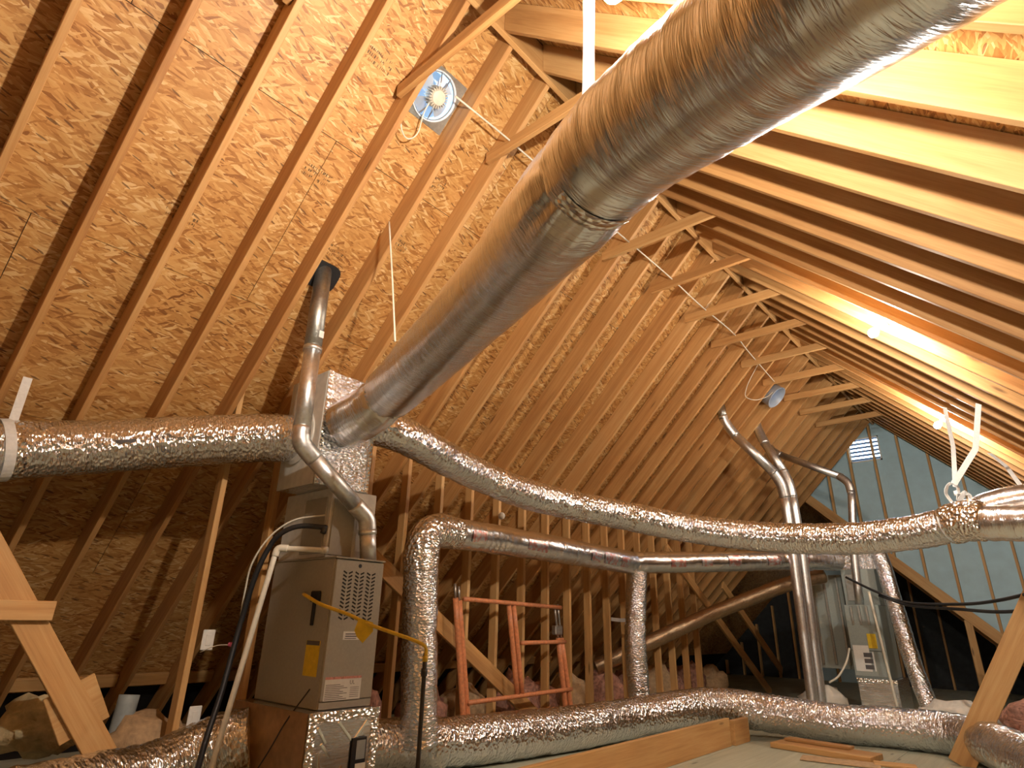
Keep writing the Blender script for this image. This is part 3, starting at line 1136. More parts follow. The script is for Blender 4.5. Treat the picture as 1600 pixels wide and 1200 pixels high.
# ------------------------------------------------------------------ E: duct along the floor
Ep = [(-3.93, 2.60, 0.24), (-3.98, 3.0, 0.2), (-3.90, 3.401, 0.19), (-3.795, 3.69, 0.18), (-3.667, 4.291, 0.18), (-3.559, 5.046, 0.18), (-3.46, 5.85, 0.19), (-3.20, 6.322, 0.25), (-2.944, 6.694, 0.28),
      (-2.535, 6.989, 0.235), (-2.02, 7.25, 0.18), (-1.487, 7.40, 0.18), (-1.0, 7.36, 0.18), (-0.68, 6.90, 0.18), (-0.40, 6.2, 0.17), (-.15, 5.4, .17), (.3, 4.6, .18), (1.0, 4.2, .18), (1.8, 4.0, .18)]
t = thing('flex_duct', 'crinkled silver duct snaking along the floor from the furnace base to the right', 'duct', Ep[0], 'silver flex ducts')
flex(t, 'jacket', Ep, 0.176, 'crinkle', 56, 0.014, 0.010, 3.7, ((.1, .04, .05),), (34, 14))

# F, G, H
Fp = [(-1.80, 9.42, 2.10), (-1.68, 9.34, 1.95), (-1.591, 9.2, 1.307), (-1.491, 9.0, 0.666), (-1.372, 8.8, 0.17)]
t = thing('flex_duct', 'slim silver duct slanting down beside the far furnace', 'duct', Fp[0], 'silver flex ducts')
flex(t, 'jacket', Fp, 0.095, 'crinkle', 32, 0.016, 0.004, 8.8, (), (26, 12))
Gp = [(-3.85, 2.11, 0.37), (-3.93, 1.99, 0.335), (-4.00, 1.84, 0.27), (-4.02, 1.62, 0.20), (-3.98, 1.35, 0.19), (-3.8, .8, .19), (-3.5, .1, .19)]
t = thing('flex_duct', 'crinkled silver duct leaving the furnace base towards the near eaves', 'duct', Gp[0], 'silver flex ducts')
flex(t, 'jacket', Gp, 0.18, 'crinkle', 48, 0.014, 0.011, 5.5, ((0.0, .05, .08),), (30, 14))
Hp = [(-4.75, 7.18, .52), (-4.5, 7.42, .67), (-4.22, 7.72, 0.84), (-3.928, 8.139, 1.042), (-3.677, 8.422, 1.196), (-3.307, 8.656, 1.367), (-2.784, 8.978, 1.60), (-2.40, 9.3, 1.72)]
t = thing('flex_duct', 'dull brown foil duct descending behind the wall braces from the far furnace', 'duct', Hp[0], 'silver flex ducts')
flex(t, 'jacket', Hp, 0.095, 'brownwrap', 36, 0.018, 0.005, 1.1, (), (20, 9))

# ------------------------------------------------------------------ near furnace
FX = -3.33
f = thing('furnace', 'taupe upright furnace with a louvred front at the near left', 'furnace', (-3.69, 2.385, .555))
part('cabinet', box((-4.06, 2.20, 0.555), (FX - .016, 2.572, 1.392), .004), 'cabinet', f)
part('front_panel', box((FX - .015, 2.204, 0.60), (FX, 2.568, 1.386), .005), 'cabinet', f)
part('lower_rail', box((FX - .015, 2.204, 0.556), (FX - .006, 2.568, 0.596), .003), 'cabinet', f)
part('top_flange', box((-4.062, 2.196, 1.392), (FX + .004, 2.576, 1.402), .002), 'cabinet', f)
bm = bmesh.new()
for c in range(3):
    for h in range(2):
        for r in range(13):
            y = 2.262 + c * .088 + h * .040
            z = 1.312 - r * .0222
            sg = -1 if h == 0 else 1
            m4 = Matrix.Translation((FX, y + .014, z)) @ Matrix.Rotation(sg * math.radians(26), 4, 'X')
            bm_box(bm, (-.002, -.0145, -.0045), (.0012, .0145, .0045), m4)  # dark bars stand proud; the shade inside the slots is in their colour
so = part('louvre_slot_shade', bm, 'dark', f)
so['kind'] = 'stuff'
bm = bmesh.new()
lathe(bm, [(0, 0), (.012, 0), (.012, .002), (0, .002)], 16)
part('knockout_plug', bm, 'black', f, False, Matrix.Translation((FX, 2.381, 1.356)) @ Matrix.Rotation(PI / 2, 4, 'Y'))


def label(parent, name, y0, y1, z0, z1, mat, lines=(), x=FX):
    o = part(name, box((x, y0, z0), (x + .0012, y1, z1)), mat, parent)
    bm = bmesh.new()
    for (a, b_, c, d) in lines:
        bm_box(bm, (x + .0012, y0 + (y1 - y0) * a, z0 + (z1 - z0) * b_), (x + .0018, y0 + (y1 - y0) * c, z0 + (z1 - z0) * d))
    if lines:
        q = part(name + '_print', bm, 'ink', parent)
        q['kind'] = 'stuff'
    return o


label(f, 'small_label', 2.312, 2.470, 0.925, 0.972, 'paper', [(.1, .62, .9, .75), (.1, .35, .85, .48), (.08, .12, .6, .2)])
lines = [(.03, .05 + .075 * k, .62 - .1 * (k % 3), .075 + .075 * k) for k in range(9)] + [(.70, .1 + .08 * k, .95, .12 + .08 * k) for k in range(6)]
label(f, 'rating_label', 2.225, 2.478, 0.600, 0.725, 'paper', lines)
part('label_header', box((FX + .0013, 2.225, 0.712), (FX + .0019, 2.478, 0.725)), 'redink', f)
flat_text('certification_mark', 'UL', 0.030, (FX + .0012, 2.395, 0.682), (0, 1, 0), (0, 0, 1), 'ink', f)
# parts on the shaded side
bm = box((-3.533, 2.1975, 0.724), (-3.388, 2.1998, 0.918))
part('yellow_warning_tag', bm, 'yellowtag', f)
part('tag_header', box((-3.530, 2.1968, 0.892), (-3.391, 2.1975, 0.917)), 'ink', f)
bm = bmesh.new()
bm_box(bm, (-3.535, 2.180, 1.135), (-3.44, 2.2, 1.20), None, .006)
bm_box(bm, (-3.515, 2.188, 1.0), (-3.485, 2.2, 1.14), None, .004)
part('cord_entry_plate', bm, 'black', f)

# coil cabinet, plenum, base
c = thing('coil_cabinet', 'grey duct board coil casing between the near furnace and its plenum', 'casing', (-3.76, 2.385, 1.402))
part('casing', box((-4.05, 2.21, 1.402), (-3.48, 2.565, 1.85), .005), 'mastic', c)
part('access_panel', box((-3.478, 2.225, 1.42), (-3.470, 2.40, 1.78), .004), 'cabinet', c)
part('side_panel', box((-3.78, 2.202, 1.43), (-3.52, 2.210, 1.79), .004), 'cabinet', c)
o = part('data_label', box((-3.4785, 2.425, 1.60), (-3.477, 2.50, 1.70)), 'paper', c)
o = part('data_label', box((-3.4785, 2.425, 1.46), (-3.477, 2.50, 1.575)), 'paper', c)


def uvbox(lo, hi, bevel=0.004):
    bm = bmesh.new()
    bm_box(bm, lo, hi, None, bevel)
    uvl = bm.loops.layers.uv.new('UVMap')
    bm.normal_update()
    for fc in bm.faces:
        n = fc.normal
        ax = max(range(3), key=lambda k: abs(n[k]))
        q = [k for k in range(3) if k != ax]
        for lp in fc.loops:
            lp[uvl].uv = (lp.vert.co[q[1]], lp.vert.co[q[0]])
    return bm


p = thing('supply_plenum', 'tall foil faced plenum box standing on the near furnace', 'plenum', (-3.73, 2.26, 1.85))
part('box', uvbox((-3.93, 2.06, 1.85), (-3.47, 2.47, 2.635)), 'crinkle', p)
part('edge_tape', uvbox((-3.474, 2.055, 1.85), (-3.466, 2.085, 2.638), .001), 'tape', p)
part('edge_tape', uvbox((-3.474, 2.445, 1.85), (-3.466, 2.475, 2.638), .001), 'tape', p)
part('side_wrap', box((-3.93, 2.052, 1.85), (-3.478, 2.0595, 2.636), .001), 'mastic', p)
bm = bmesh.new()
lathe(bm, [(0, 0), (.20, 0), (.20, .012), (.175, .02), (0, .02)], 36)
part('collar_flange', bm, 'mastic', p, False, Matrix.Translation((-3.75, 2.052, 2.21)) @ Matrix.Rotation(PI / 2, 4, 'X'))
b = thing('return_box', 'foil covered return box with a filter gauge under the near furnace', 'duct box', (-3.68, 2.35, 0))
part('box', uvbox((-4.10, 2.11, 0.0), (-3.26, 2.575, 0.552)), 'foil', b)
for lo, hi in (((-3.262, 2.105, 0.505), (-3.254, 2.58, 0.556)), ((-3.262, 2.105, 0.0), (-3.254, 2.155, 0.503)), ((-3.262, 2.53, 0.0), (-3.254, 2.58, 0.503))):
    part('edge_tape', uvbox(lo, hi, .001), 'tape', b)
part('side_wrap', box((-4.10, 2.102, 0.0), (-3.27, 2.1095, 0.552), .001), 'ovenbrown', b)
for y0, z0, y1, z1 in ((2.30, .50, 2.40, .40), (2.50, .49, 2.42, .40), (2.17, .48, 2.23, .40), (2.2, .40, 2.27, .33), (2.19, .36, 2.22, .2), (2.35, .28, 2.31, .2)):
    board('foil_crease', (-3.258, y0, z0), (-3.258, y1, z1), (0, 1, 0), 0.016, 0.006, 'tape', b, .002)
part('filter_gauge', box((-3.256, 2.40, 0.25), (-3.245, 2.50, 0.41), .003), 'black', b)
part('gauge_slip', box((-3.244, 2.43, 0.25), (-3.242, 2.50, 0.28)), 'white', b)
part('gauge_window', box((-3.245, 2.43, 0.30), (-3.243, 2.49, 0.395)), 'greypipe', b)

# flue with elbows
f1 = thing('flue_pipe', 'galvanised flue rising from the near furnace through the roof, stepped by two elbows', 'pipe', (-3.40, 2.485, 1.40))
fr_ = 0.054
part('lower_length', tube_bm([V((-3.40, 2.488, 1.40)), V((-3.395, 2.452, 1.60))], fr_, 24), 'galv', f1, True)
part('elbow', tube_bm(resample(filleted([(-3.395, 2.455, 1.585), (-3.39, 2.437, 1.672), (-3.388, 2.32, 1.745)], .05, 3), .02), fr_ + .003, 24), 'galv', f1, True)
part('offset_length', tube_bm([V((-3.388, 2.34, 1.733)), V((-3.382, 1.95, 2.00))], fr_, 24), 'galv', f1, True)
part('elbow', tube_bm(resample(filleted([(-3.382, 1.98, 1.98), (-3.38, 1.868, 2.06), (-3.386, 1.868, 2.16)], .05, 3), .02), fr_ + .003, 24), 'galv', f1, True)
part('upper_length', tube_bm([V((-3.385, 1.868, 2.13)), V((-3.44, 1.885, 2.76))], fr_, 24), 'galv', f1, True)
part('top_length', tube_bm([V((-3.437, 1.884, 2.72)), V((-3.50, 1.907, 3.42))], fr_ + .004, 24), 'galv_dull', f1, True)
for q in (V((-3.395, 2.458, 1.58)), V((-3.387, 2.32, 1.75)), V((-3.382, 1.97, 1.988)), V((-3.386, 1.868, 2.145)), V((-3.437, 1.884, 2.73))):
    dvec = {0: V((0, -.12, 1))}
part('joint_ring', tube_bm([V((-3.4365, 1.884, 2.705)), V((-3.4385, 1.885, 2.735))], fr_ + .008, 24), 'galv', f1, True)
part('joint_ring', tube_bm([V((-3.3955, 2.458, 1.565)), V((-3.395, 2.453, 1.595))], fr_ + .006, 24), 'galv', f1, True)
bm = bmesh.new()
ring = []
for k in range(40):
    a = 2 * PI * k / 40
    sq = 1 / max(abs(math.cos(a)) ** 4 + abs(math.sin(a)) ** 4, .001) ** .25
    ring.append((math.cos(a) * .105 * sq, math.sin(a) * .125 * sq))
v0 = [bm.verts.new((x, y, -.004)) for x, y in ring]
v1 = [bm.verts.new((x * .96, y * .96, .014)) for x, y in ring]
for k in range(40):
    bm.faces.new((v0[k], v0[(k + 1) % 40], v1[(k + 1) % 40], v1[k]))
bm.faces.new(v1)
bm.faces.new(list(reversed(v0)))
s_f = (ZR - 3.335) / R2
part('roof_boot', bm, 'black', f1, False, slope_mw(dL, nL, s_f, 1.905, 0.0))
part('white_sticker', box((-3.384, 1.885, 2.80), (-3.3825, 1.92, 2.85)), 'white', f1)

# gas line
g = thing('gas_line', 'yellow flexible gas line crossing the near furnace to a black iron riser', 'gas line', (-2.83, 2.53, .9))
tube('yellow_tubing', [(-3.62, 2.185, 1.182), (-3.50, 2.14, 1.165), (-3.36, 2.16, 1.118), (-3.20, 2.25, 1.065), (-3.094, 2.31, 1.018), (-2.95, 2.42, 0.965), (-2.87, 2.50, 0.93), (-2.832, 2.535, 0.90), (-2.835, 2.54, 0.845)], 0.0105, 'yellow', g, .02, 12)
tube('iron_riser', [(-2.837, 2.541, 0.87), (-2.837, 2.541, 0.0)], 0.0125, 'iron', g, .1, 12, True)
tube('union_nut', [(-2.837, 2.541, 0.79), (-2.837, 2.541, 0.75)], 0.019, 'iron', g, .02, 6, True)
tube('brass_nut', [(-2.836, 2.541, 0.855), (-2.837, 2.541, 0.825)], 0.016, 'yellow', g, .02, 6, True)
bm = bmesh.new()
m4 = Matrix.Translation((-3.10, 2.295, 0.99)) @ Matrix.Rotation(math.radians(53), 4, 'Z') @ Matrix.Rotation(math.radians(12), 4, 'Y')
tv = [(-.05, .0, .05), (.035, 0, .045), (.05, .006, .0), (.012, .012, -.075), (-.03, .006, -.05), (-.055, 0, -.02)]
a_ = [bm.verts.new(m4 @ V(q)) for q in tv]
b_ = [bm.verts.new(m4 @ (V(q) + V((0, .0015, 0)))) for q in tv]
bm.faces.new(a_)
bm.faces.new(list(reversed(b_)))
for k in range(6):
    bm.faces.new((a_[k], b_[k], b_[(k + 1) % 6], a_[(k + 1) % 6]))
bmesh.ops.recalc_face_normals(bm, faces=bm.faces)
part('hang_tag', bm, 'yellowtag', g)

# condensate pipe
k_ = thing('condensate_pipe', 'cream plastic drain pipe slanting to the floor left of the near furnace', 'pipe', (-4.2, 2.09, .2))
tube('level_pipe', [(-3.439, 2.20, 1.442), (-3.63, 1.985, 1.445)], 0.0165, 'pvc', k_, .05, 14, True)
tube('elbow_fitting', filleted([(-3.60, 2.02, 1.444), (-3.641, 1.972, 1.447), (-3.646, 1.966, 1.395)], .03), 0.022, 'pvc', k_, .008, 14, True)
tube('drop_pipe', [(-3.642, 1.968, 1.44), (-3.724, 1.858, 0.421), (-3.755, 1.82, 0.02)], 0.0165, 'pvc', k_, .1, 14, True)
tube('end_fitting', [(-3.47, 2.175, 1.443), (-3.44, 2.20, 1.442)], 0.022, 'pvc', k_, .02, 14, True)

# refrigerant lines
k_ = thing('refrigerant_lines', 'black insulated line set curving from the coil casing down behind the drain pipe', 'pipe', (-3.5, 2.22, 1.58))
tube('insulated_line', [(-3.50, 2.205, 1.588), (-3.60, 2.09, 1.592), (-3.68, 2.02, 1.555), (-3.754, 1.985, 1.478), (-3.81, 1.945, 1.285), (-3.872, 1.93, 0.981), (-3.83, 1.87, 0.636), (-3.765, 1.80, 0.42), (-3.73, 1.76, 0.229), (-3.72, 1.74, 0.02)], 0.0165, 'black', k_, .03, 14)
tube('copper_line', [(-3.53, 2.205, 1.67), (-3.65, 2.06, 1.63), (-3.75, 1.965, 1.52), (-3.83, 1.92, 1.36), (-3.88, 1.93, 1.20), (-3.92, 1.95, 0.95)], 0.006, 'pvc', k_, .03, 8)
tube('valve', [(-3.505, 2.205, 1.60), (-3.505, 2.19, 1.55)], 0.018, 'iron', k_, .02, 10, True)
k_ = thing('float_switch', 'small pink float switch on a wire beside the drain pipe', 'switch', (-4.05, 1.97, .85))
part('body', box((-3.975, 1.925, .868), (-3.925, 1.953, .893), .005), 'pinkp', k_)
tube('lead', [(-3.97, 1.94, .878), (-4.05, 1.89, .87), (-4.14, 1.84, .83)], 0.0025, 'cord', k_, .03, 6)
for (y, z, lb) in ((1.88, .90, 'upper white switch plate on the stud left of the near furnace'), (1.885, .468, 'lower white switch plate near the foot of the same stud')):
    k_ = thing('switch_plate', lb, 'switch', (-4.14, y, z), 'white switch plates')
    part('plate', box((-4.16, y - .038, z - .06), (-4.150, y + .038, z + .06), .004), 'white', k_)
    part('rocker', box((-4.150, y - .016, z - .033), (-4.146, y + .016, z + .033), .002), 'white', k_)
tag(tube('thermostat_wire', [(-3.42, 2.19, .66), (-3.46, 2.09, .50), (-3.52, 2.05, .36), (-3.60, 2.0, .2), (-3.68, 1.95, .03)], 0.004, 'black', None, .04, 6), 'thin dark wire drooping from the near furnace base', 'wire')

# ------------------------------------------------------------------ attic fans
def attic_fan(s_, y, lb, wires=True, drum=0.0):
    mw0 = slope_mw(dL, nL, s_, y, 0.0)
    t = thing('attic_fan', lb, 'fan', mw0.translation, 'roof fans')
    H = .165
    # square base plate under the boards with a round throat
    bm = bmesh.new()
    n = 40
    po, pi_ = [], []
    for k in range(n):
        a = 2 * PI * k / n
        m = max(abs(math.cos(a)), abs(math.sin(a)))
        po.append((math.cos(a) / m * .183, math.sin(a) / m * .183))
        pi_.append((math.cos(a) * .150, math.sin(a) * .150))
    lay = []
    for z in (0.002, 0.008):
        lay.append(([bm.verts.new((x, yy, z)) for x, yy in po], [bm.verts.new((x, yy, z)) for x, yy in pi_]))
    for k in range(n):
        j = (k + 1) % n
        bm.faces.new((lay[1][0][k], lay[1][0][j], lay[1][1][j], lay[1][1][k]))
        bm.faces.new((lay[0][0][j], lay[0][0][k], lay[0][1][k], lay[0][1][j]))
        bm.faces.new((lay[0][0][k], lay[0][0][j], lay[1][0][j], lay[1][0][k]))
    bmesh.ops.recalc_face_normals(bm, faces=bm.faces)
    part('base_plate', bm, 'galv_dull', t, False, mw0)
    bm = bmesh.new()
    lathe(bm, [(.166, .020 + drum), (.162, .024 + drum), (.156, .016 + drum), (.150, -.075), (.156, -.075), (.162, .01 + drum), (.166, .020 + drum)], 40)
    part('throat', bm, 'fanblade' if drum else 'fanwhite', t, True, mw0)
    # weather hood above the roof
    bm = bmesh.new()
    lathe(bm, [(0, -.285), (.12, -.28), (.20, -.265), (.26, -.22), (.255, -.22), (.196, -.26), (.118, -.274), (0, -.279)], 36)
    part('hood', bm, 'fanwhite', t, True, mw0)
    for q in range(4):
        a0 = PI / 4 + q * PI / 2 + .35
        bm = bmesh.new()
        g0 = []
        for i in range(6):
            r = .03 + .108 * i / 5
            row = []
            for j in range(5):
                a = a0 + (j / 4 - .5) * (1.05 - .25 * abs(i / 5 - .6))
                row.append(bm.verts.new((r * math.cos(a), r * math.sin(a), -.02 - (j / 4 - .5) * .035)))
            g0.append(row)
        for i in range(5):
            for j in range(4):
                bm.faces.new((g0[i][j], g0[i + 1][j], g0[i + 1][j + 1], g0[i][j + 1]))
        part('blade', bm, 'fanblade', t, True, mw0)
    bm = bmesh.new()
    lathe(bm, [(0, -.03), (.03, -.03), (.055, -.012), (.055, .075), (.046, .09), (.014, .096), (0, .096)], 24)
    for k in range(22):
        a = 2 * PI * k / 22
        bm_box(bm, (.050, -.0025, -.005), (.070, .0025, .085), Matrix.Rotation(a, 4, 'Z'))
    part('motor', bm, 'motor', t, False, mw0)
    for ang in (.25, PI - .25, PI + .25, -.25):
        C = [mw0 @ V(q) for q in ((.03 * math.cos(ang), .03 * math.sin(ang), .052), (.10 * math.cos(ang), .10 * math.sin(ang), .045), (.165 * math.cos(ang), .165 * math.sin(ang), .012))]
        part('motor_bracket', tube_bm(C, .0045, 6), 'steel', t, True)
    part('thermostat_box', box((.07, -.20, .01), (.13, -.13, .055), .005), 'steel', t, False, mw0)
    part('thermostat_dial', box((.085, -.185, .055), (.115, -.155, .07), .004), 'black', t, False, mw0)
    if wires:
        tube('cable_loop', [mw0 @ V(q) for q in ((.10, -.165, .06), (.20, -.19, .10), (.31, -.14, .13), (.34, -.06, .12), (.27, -.01, .10), (.14, -.03, .07), (.04, -.03, .06))], 0.0045, 'cord', t, .02, 8)
    return t


attic_fan(FAN_S, 1.945, 'round blue lit attic fan with a cream motor near the ridge, the closer of two', True)
attic_fan(0.93, 8.44, 'small attic fan in a drum far down the slope above the bent flue pipes', False, .24)
tag(tube('fan_cable', [(-2.31, 2.0, 4.30), (-2.27, 2.43, 4.27), (-2.26, 2.75, 4.26), (-2.24, 4.31, 4.27), (-2.23, 4.88, 4.265), (-2.24, 5.65, 4.265), (-2.23, 6.49, 4.27), (-2.28, 7.12, 4.26), (-2.34, 8.2, 4.22)], 0.0065, 'cord', None, .08, 8),
    'cream cable running under the rafters from the closer fan to the far one', 'cable')
tag(tube('loose_cable', [(-2.395, 7.831, 4.40), (-2.52, 7.75, 4.15), (-2.574, 7.723, 4.02), (-2.609, 7.768, 3.93), (-2.525, 7.87, 3.895), (-2.42, 8.0, 3.95), (-2.42, 8.2, 4.05), (-2.40, 8.35, 4.15)], 0.005, 'cord', None, .03, 6), 'loose cream cable looping below the far attic fan', 'cable')

# ------------------------------------------------------------------ far furnace and its pipes
f = thing('furnace', 'grey furnace at the far end below the gable, with a yellow tag', 'furnace', (-2.0, 9.5, .47))
part('cabinet', box((-2.20, 9.265, 0.48), (-1.80, 9.95, 1.345), .005), 'cabinet_grey', f)
part('front_panel', box((-2.195, 9.25, 0.80), (-1.805, 9.264, 1.15), .004), 'cabinet_grey', f)
part('lower_panel', box((-2.195, 9.25, 0.50), (-1.805, 9.264, 0.79), .004), 'cabinet_grey', f)
for k in range(4):
    part('louvre_rib', box((-2.13 + .09 * k, 9.246, 1.10), (-2.10 + .09 * k, 9.262, 1.33), .003), 'galv_dull', f)
part('white_label', box((-2.17, 9.247, 0.56), (-1.99, 9.2495, 0.86)), 'paper', f)
for k in range(3):
    part('photo_label', box((-2.06, 9.2445, 0.585 + .07 * k), (-1.965, 9.2468, 0.635 + .07 * k)), 'ink', f)
part('side_label', box((-1.96, 9.247, 0.565), (-1.945, 9.2495, 0.79)), 'paper', f)
part('yellow_warning_tag', box((-1.985, 9.244, 0.83), (-1.885, 9.2495, 1.0)), 'yellowtag', f)
c = thing('coil_cabinet', 'grey green coil casing on the far furnace', 'casing', (-2.0, 9.6, 1.345))
part('casing', box((-2.21, 9.44, 1.347), (-1.80, 9.93, 1.80), .005), 'cabinet_grey', c)
part('access_panel', box((-2.17, 9.432, 1.40), (-1.98, 9.44, 1.74), .004), 'galv_dull', c)
p = thing('supply_plenum', 'foil faced plenum on the far furnace behind the sagging duct', 'plenum', (-2.0, 9.6, 1.80))
part('box', uvbox((-2.24, 9.44, 1.80), (-1.75, 9.92, 2.35)), 'crinkle', p)
b = thing('return_box', 'pale return box beneath the far furnace', 'duct box', (-2.0, 9.6, 0))
part('box', uvbox((-2.18, 9.24, 0.0), (-1.74, 9.97, 0.478)), 'foil', b)
part('edge_tape', uvbox((-2.185, 9.235, 0.44), (-1.735, 9.24, 0.478), .001), 'tape', b)
c = thing('return_drop', 'green grey vertical return duct behind the two bare flues', 'duct box', (-2.5, 9.8, .0))
part('box', box((-2.74, 9.62, 0.55), (-2.26, 10.0, 1.75), .005), 'cabinet_grey', c)
for k in range(3):
    part('standing_seam', box((-2.66 + .16 * k, 9.60, 0.60), (-2.63 + .16 * k, 9.62, 1.72), .003), 'galv_dull', c)
for pts, lb, r in (([(-2.478, 8.3, 0.0), (-2.452, 8.3, 1.887), (-2.458, 8.3, 2.745), (-2.469, 8.2, 2.899), (-2.928, 7.9, 3.553), (-2.971, 7.85, 3.706), (-2.99, 7.82, 3.90)], 'left one of the paired bare flues, with the longest slanting top', .062),
                   ([(-2.472, 8.6, 0.0), (-2.43, 8.6, 1.912), (-2.448, 8.6, 2.794), (-2.481, 8.6, 2.975), (-2.774, 8.7, 3.597), (-2.838, 8.75, 3.817), (-2.86, 8.78, 4.06)], 'right one of the paired bare flues, bending steeply to the roof', .062),
                   ([(-2.02, 9.33, 1.346), (-1.984, 9.34, 1.956), (-1.864, 9.35, 2.897), (-1.921, 9.4, 3.022), (-2.878, 9.6, 3.589), (-2.969, 9.65, 3.698), (-3.02, 9.7, 3.93)], 'slim flue from the far furnace crossing behind the paired flues', .05)):
    t = thing('flue_pipe', lb, 'pipe', pts[0], 'galvanised flues at the far end')
    a, b_, c_, d_, e_, f_, g_ = [V(q) for q in pts]
    part('riser', tube_bm(resample([a, b_, c_ - (c_ - b_).normalized() * .06], .2), r, 20), 'galv', t, True)
    part('elbow', tube_bm(resample(filleted([c_ - (c_ - b_).normalized() * .10, c_.lerp(d_, .5), d_ + (e_ - d_).normalized() * .10], .09), .02), r + .003, 20), 'galv', t, True)
    part('offset_length', tube_bm([d_ + (e_ - d_).normalized() * .06, e_ - (e_ - d_).normalized() * .06], r, 20), 'galv', t, True)
    part('elbow', tube_bm(resample(filleted([e_ - (e_ - d_).normalized() * .10, e_.lerp(f_, .5), f_ + (g_ - f_).normalized() * .05], .08), .02), r + .003, 20), 'galv', t, True)
    part('top_length', tube_bm([f_, g_], r, 20), 'galv_dull', t, True)
tag(tube('condensate_pipe', [(-1.85, 9.15, 1.50), (-1.76, 9.13, 0.02)], 0.016, 'pvc', None, .2, 12, True), 'thin cream drain pipe standing in front of the far furnace', 'pipe')
tag(tube('drain_hose', [(-2.20, 9.2, .82), (-2.24, 9.1, .66), (-2.33, 9.0, .50), (-2.44, 8.95, .42)], 0.012, 'cord', None, .03, 8), 'pale hose curving from the far furnace to the flues', 'hose')
for pts, lb in (([(-2.095, 9.2, 1.686), (-1.73, 9.0, 1.488), (-1.415, 8.95, 1.361), (-0.817, 8.146, 1.317), (-0.439, 7.33, 1.323), (-0.052, 6.637, 1.383), (.3, 6.2, 1.43), (.9, 6.2, 1.2), (1.5, 6.25, .75), (1.9, 6.3, .02)], 'black insulated line from the far coil casing, the upper of two at the right edge'),
                ([(-1.72, 9.02, 1.45), (-1.40, 8.93, 1.33), (-0.829, 8.161, 1.267), (-0.463, 7.361, 1.225), (-0.089, 6.685, 1.231), (.3, 6.3, 1.22), (.9, 6.35, 1.0), (1.4, 6.4, .6), (1.75, 6.4, .02)], 'black insulated line drooping lower beside its twin')):
    tag(tube('refrigerant_line', pts, 0.016, 'black', None, .06, 10), lb, 'pipe', 'black line set at the far furnace')

# ------------------------------------------------------------------ right brace
t = thing('rafter_brace', 'heavy wooden brace leaning from floor to rafters at the lower right', 'brace', (-.95, 6.95, 0))
board('main_board', (-0.955, 6.95, -0.0), (0.42, 6.95, 2.30), (1, 0, -.6), 0.184, 0.038, 'stud', t)
board('stiffener', (-0.86, 7.0, 0.30), (0.42, 7.0, 2.42), (0, 1, 0), 0.089, 0.038, 'stud', t)

# ------------------------------------------------------------------ orange ladder frame by the stud wall
t = thing('ladder_rack', 'orange tubular ladder rack standing against the stud wall', 'ladder', (-4.02, 4.7, 0))
X_ = -4.03
for (y0, y1, z1, m_) in ((3.918, 4.13, 1.33, 'orange'), (3.965, 4.185, 1.31, 'orange')):
    tube('rail', [(X_, y0, z1 - .10), (X_, y1, 0.0)], 0.026, m_, t, .2, 12, True)
    tube('rail_tip', [(X_, y0 - .015, z1 + .02), (X_, y0, z1 - .11)], 0.012, 'steel', t, .1, 10, True)
for (y0, y1, z1) in ((5.345, 5.56, 1.22), (5.40, 5.66, 1.225)):
    tube('rail', [(X_ + .01, y0 + .06, .90), (X_ + .01, y1, 0.05)], 0.026, 'orange', t, .2, 12, True)
    tube('rail_tip', [(X_ + .01, y0, z1), (X_ + .01, y0 + .062, .89)], 0.012, 'steel', t, .1, 10, True)
part('rail_clamp', box((X_ - .02, 5.33, .93), (X_ + .04, 5.45, 1.02), .01), 'steel', t)
for (y0, y1) in ((4.61, 4.76), (4.68, 4.83)):
    tube('inner_rail', [(X_ + .02, y0, 1.19), (X_ + .02, y1, .40)], 0.024, 'orange', t, .2, 12, True)
for p0, p1 in (((X_ + .03, 3.99, 1.225), (X_ + .03, 5.43, 1.195)), ((X_ + .03, 4.10, .40), (X_ + .03, 5.60, .42)), ((X_ + .03, 4.79, .86), (X_ + .03, 5.50, .865))):
    tube('rung', [p0, p1], 0.020, 'orange', t, .2, 12, True)

tag(part('wall_cap', box((-.001, -.001, -.001), (.001, .001, .001)), 'white') if False else part('round_cap', (lambda bm: (lathe(bm, [(0, 0), (.030, 0), (.036, .012), (.034, .035), (.02, .05), (0, .052)], 20), bm)[1])(bmesh.new()), 'white', None, True, Matrix.Translation((-4.145, 4.60, 2.045)) @ Matrix.Rotation(PI / 2, 4, 'Y')),
    'small round white cap fixed to a stud above the level duct', 'cap')

# ------------------------------------------------------------------ floor things
t = thing('floor_curb', 'long board on edge framing the floor opening in front of the floor duct', 'board', (-2.68, 4.6, 0))
board('long_board', (-2.68, 2.2, 0.118), (-2.68, 6.30, 0.118), (0, 0, 1), 0.235, 0.038, 'stud', t)
board('end_block', (-2.66, 6.34, 0.105), (-2.66, 6.70, 0.105), (0, 0, 1), 0.21, 0.05, 'stud', t)
sc = [((-2.36, 6.66), (-1.50, 6.56), .30, .0, .045, 'broad thick brown scrap slab lying on the floor beside the floor duct'),
      ((-2.30, 6.76), (-1.72, 6.70), .12, .047, .022, 'narrow scrap of lumber lying on top of the broad brown slab'),
      ((-1.50, 6.42), (-1.20, 6.50), .16, .0, .018, 'thin brown scrap board at the right end of the broad slab')]
for i, (a, b_, w, z, th, lb) in enumerate(sc):
    o = board('scrap_board', (a[0], a[1], z + th / 2 + .002), (b_[0], b_[1], z + th / 2 + .002), (0.05, 1, 0.0), w, th, 'stud', None)
    tag(o, lb, 'board', 'scrap boards on the floor')
o = part('kraft_scrap', (lambda bm: bm)(box((-.30, -.11, 0), (.30, .11, .012), .004)), 'kraft', None, False, Matrix.Translation((-1.72, 6.27, .003)) @ Matrix.Rotation(.2, 4, 'Z'))
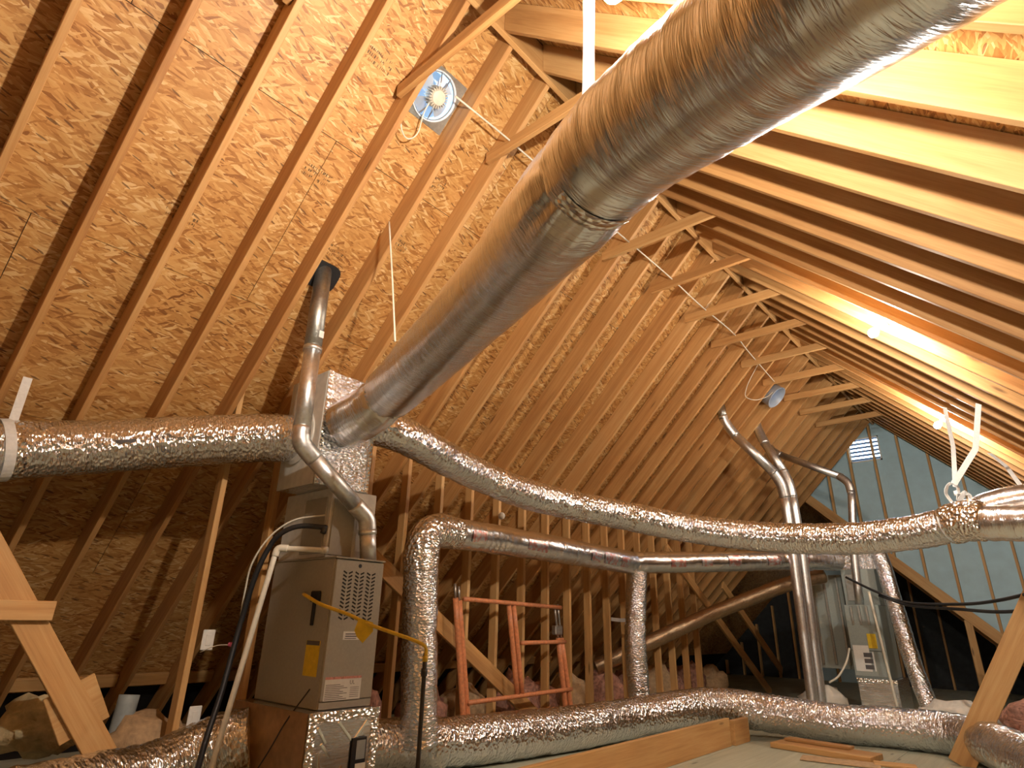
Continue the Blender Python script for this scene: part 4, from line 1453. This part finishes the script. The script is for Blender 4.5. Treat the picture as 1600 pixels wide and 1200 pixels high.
tag(o, 'flat piece of brown kraft paper on the floor near the scrap boards', 'paper')


def lump(bm, c, s, seed, f=2.6, amp=.35, sub=3):
    q = bmesh.ops.create_icosphere(bm, subdivisions=sub, radius=1.0)['verts']
    for v in q:
        n = noise.noise(V(v.co) * f + V((seed, seed * 1.7, 0))) + .5 * noise.noise(V(v.co) * f * 2.4 + V((0, seed, seed)))
        p = V(v.co) * (1 + amp * n)
        v.co = V((c[0] + p.x * s[0], c[1] + p.y * s[1], max(0.0, c[2] + p.z * s[2])))


rnd = random.Random(11)
ORD = 'first second third fourth fifth sixth seventh eighth ninth tenth eleventh twelfth thirteenth'.split()
for k in range(13):
    bm = bmesh.new()
    y = 2.95 + .62 * k + rnd.uniform(-.08, .08)
    lump(bm, (-4.72 + rnd.uniform(-.08, .06), y, .16 + rnd.uniform(0, .06)), (.26, .26, rnd.uniform(.24, .36)), k * 3.1)
    o = part('insulation_batt', bm, 'pinkfib' if k % 3 else 'kraft', None, True)
    tag(o, f'rumpled {"pink" if k % 3 else "brown"} insulation batt behind the stud wall, {ORD[k]} from the near furnace', 'insulation', 'insulation batts along the stud wall')
for c, s, m_, lb in (((-4.62, 1.25, .44), (.22, .24, .16), 'cream', 'cream foam insulation block at the near eaves behind the braces'),
                     ((-4.55, 1.80, .20), (.26, .30, .26), 'kraft', 'grey brown insulation heap beside the near switch stud'),
                     ((-1.10, 8.45, .20), (.34, .24, .17), 'mastic', 'pale insulation heap behind the floor duct at the far right'),
                     ((-2.55, 9.0, .18), (.25, .25, .20), 'mastic', 'pale foil heap at the feet of the paired flues'),
                     ((-.35, 7.9, .22), (.35, .45, .26), 'pinkfib', 'reddish insulation heap at the right edge behind the brace')):
    bm = bmesh.new()
    lump(bm, c, s, c[0] * 3 + c[1])
    tag(part('insulation_heap', bm, m_, None, True), lb, 'insulation')
part_o = tube('vent_boot', [(-4.66, 1.66, .30), (-4.67, 1.68, .56)], 0.06, 'greypipe', None, .05, 20, True)
tag(part_o, 'upright grey plastic pipe in the dark near eaves', 'pipe')
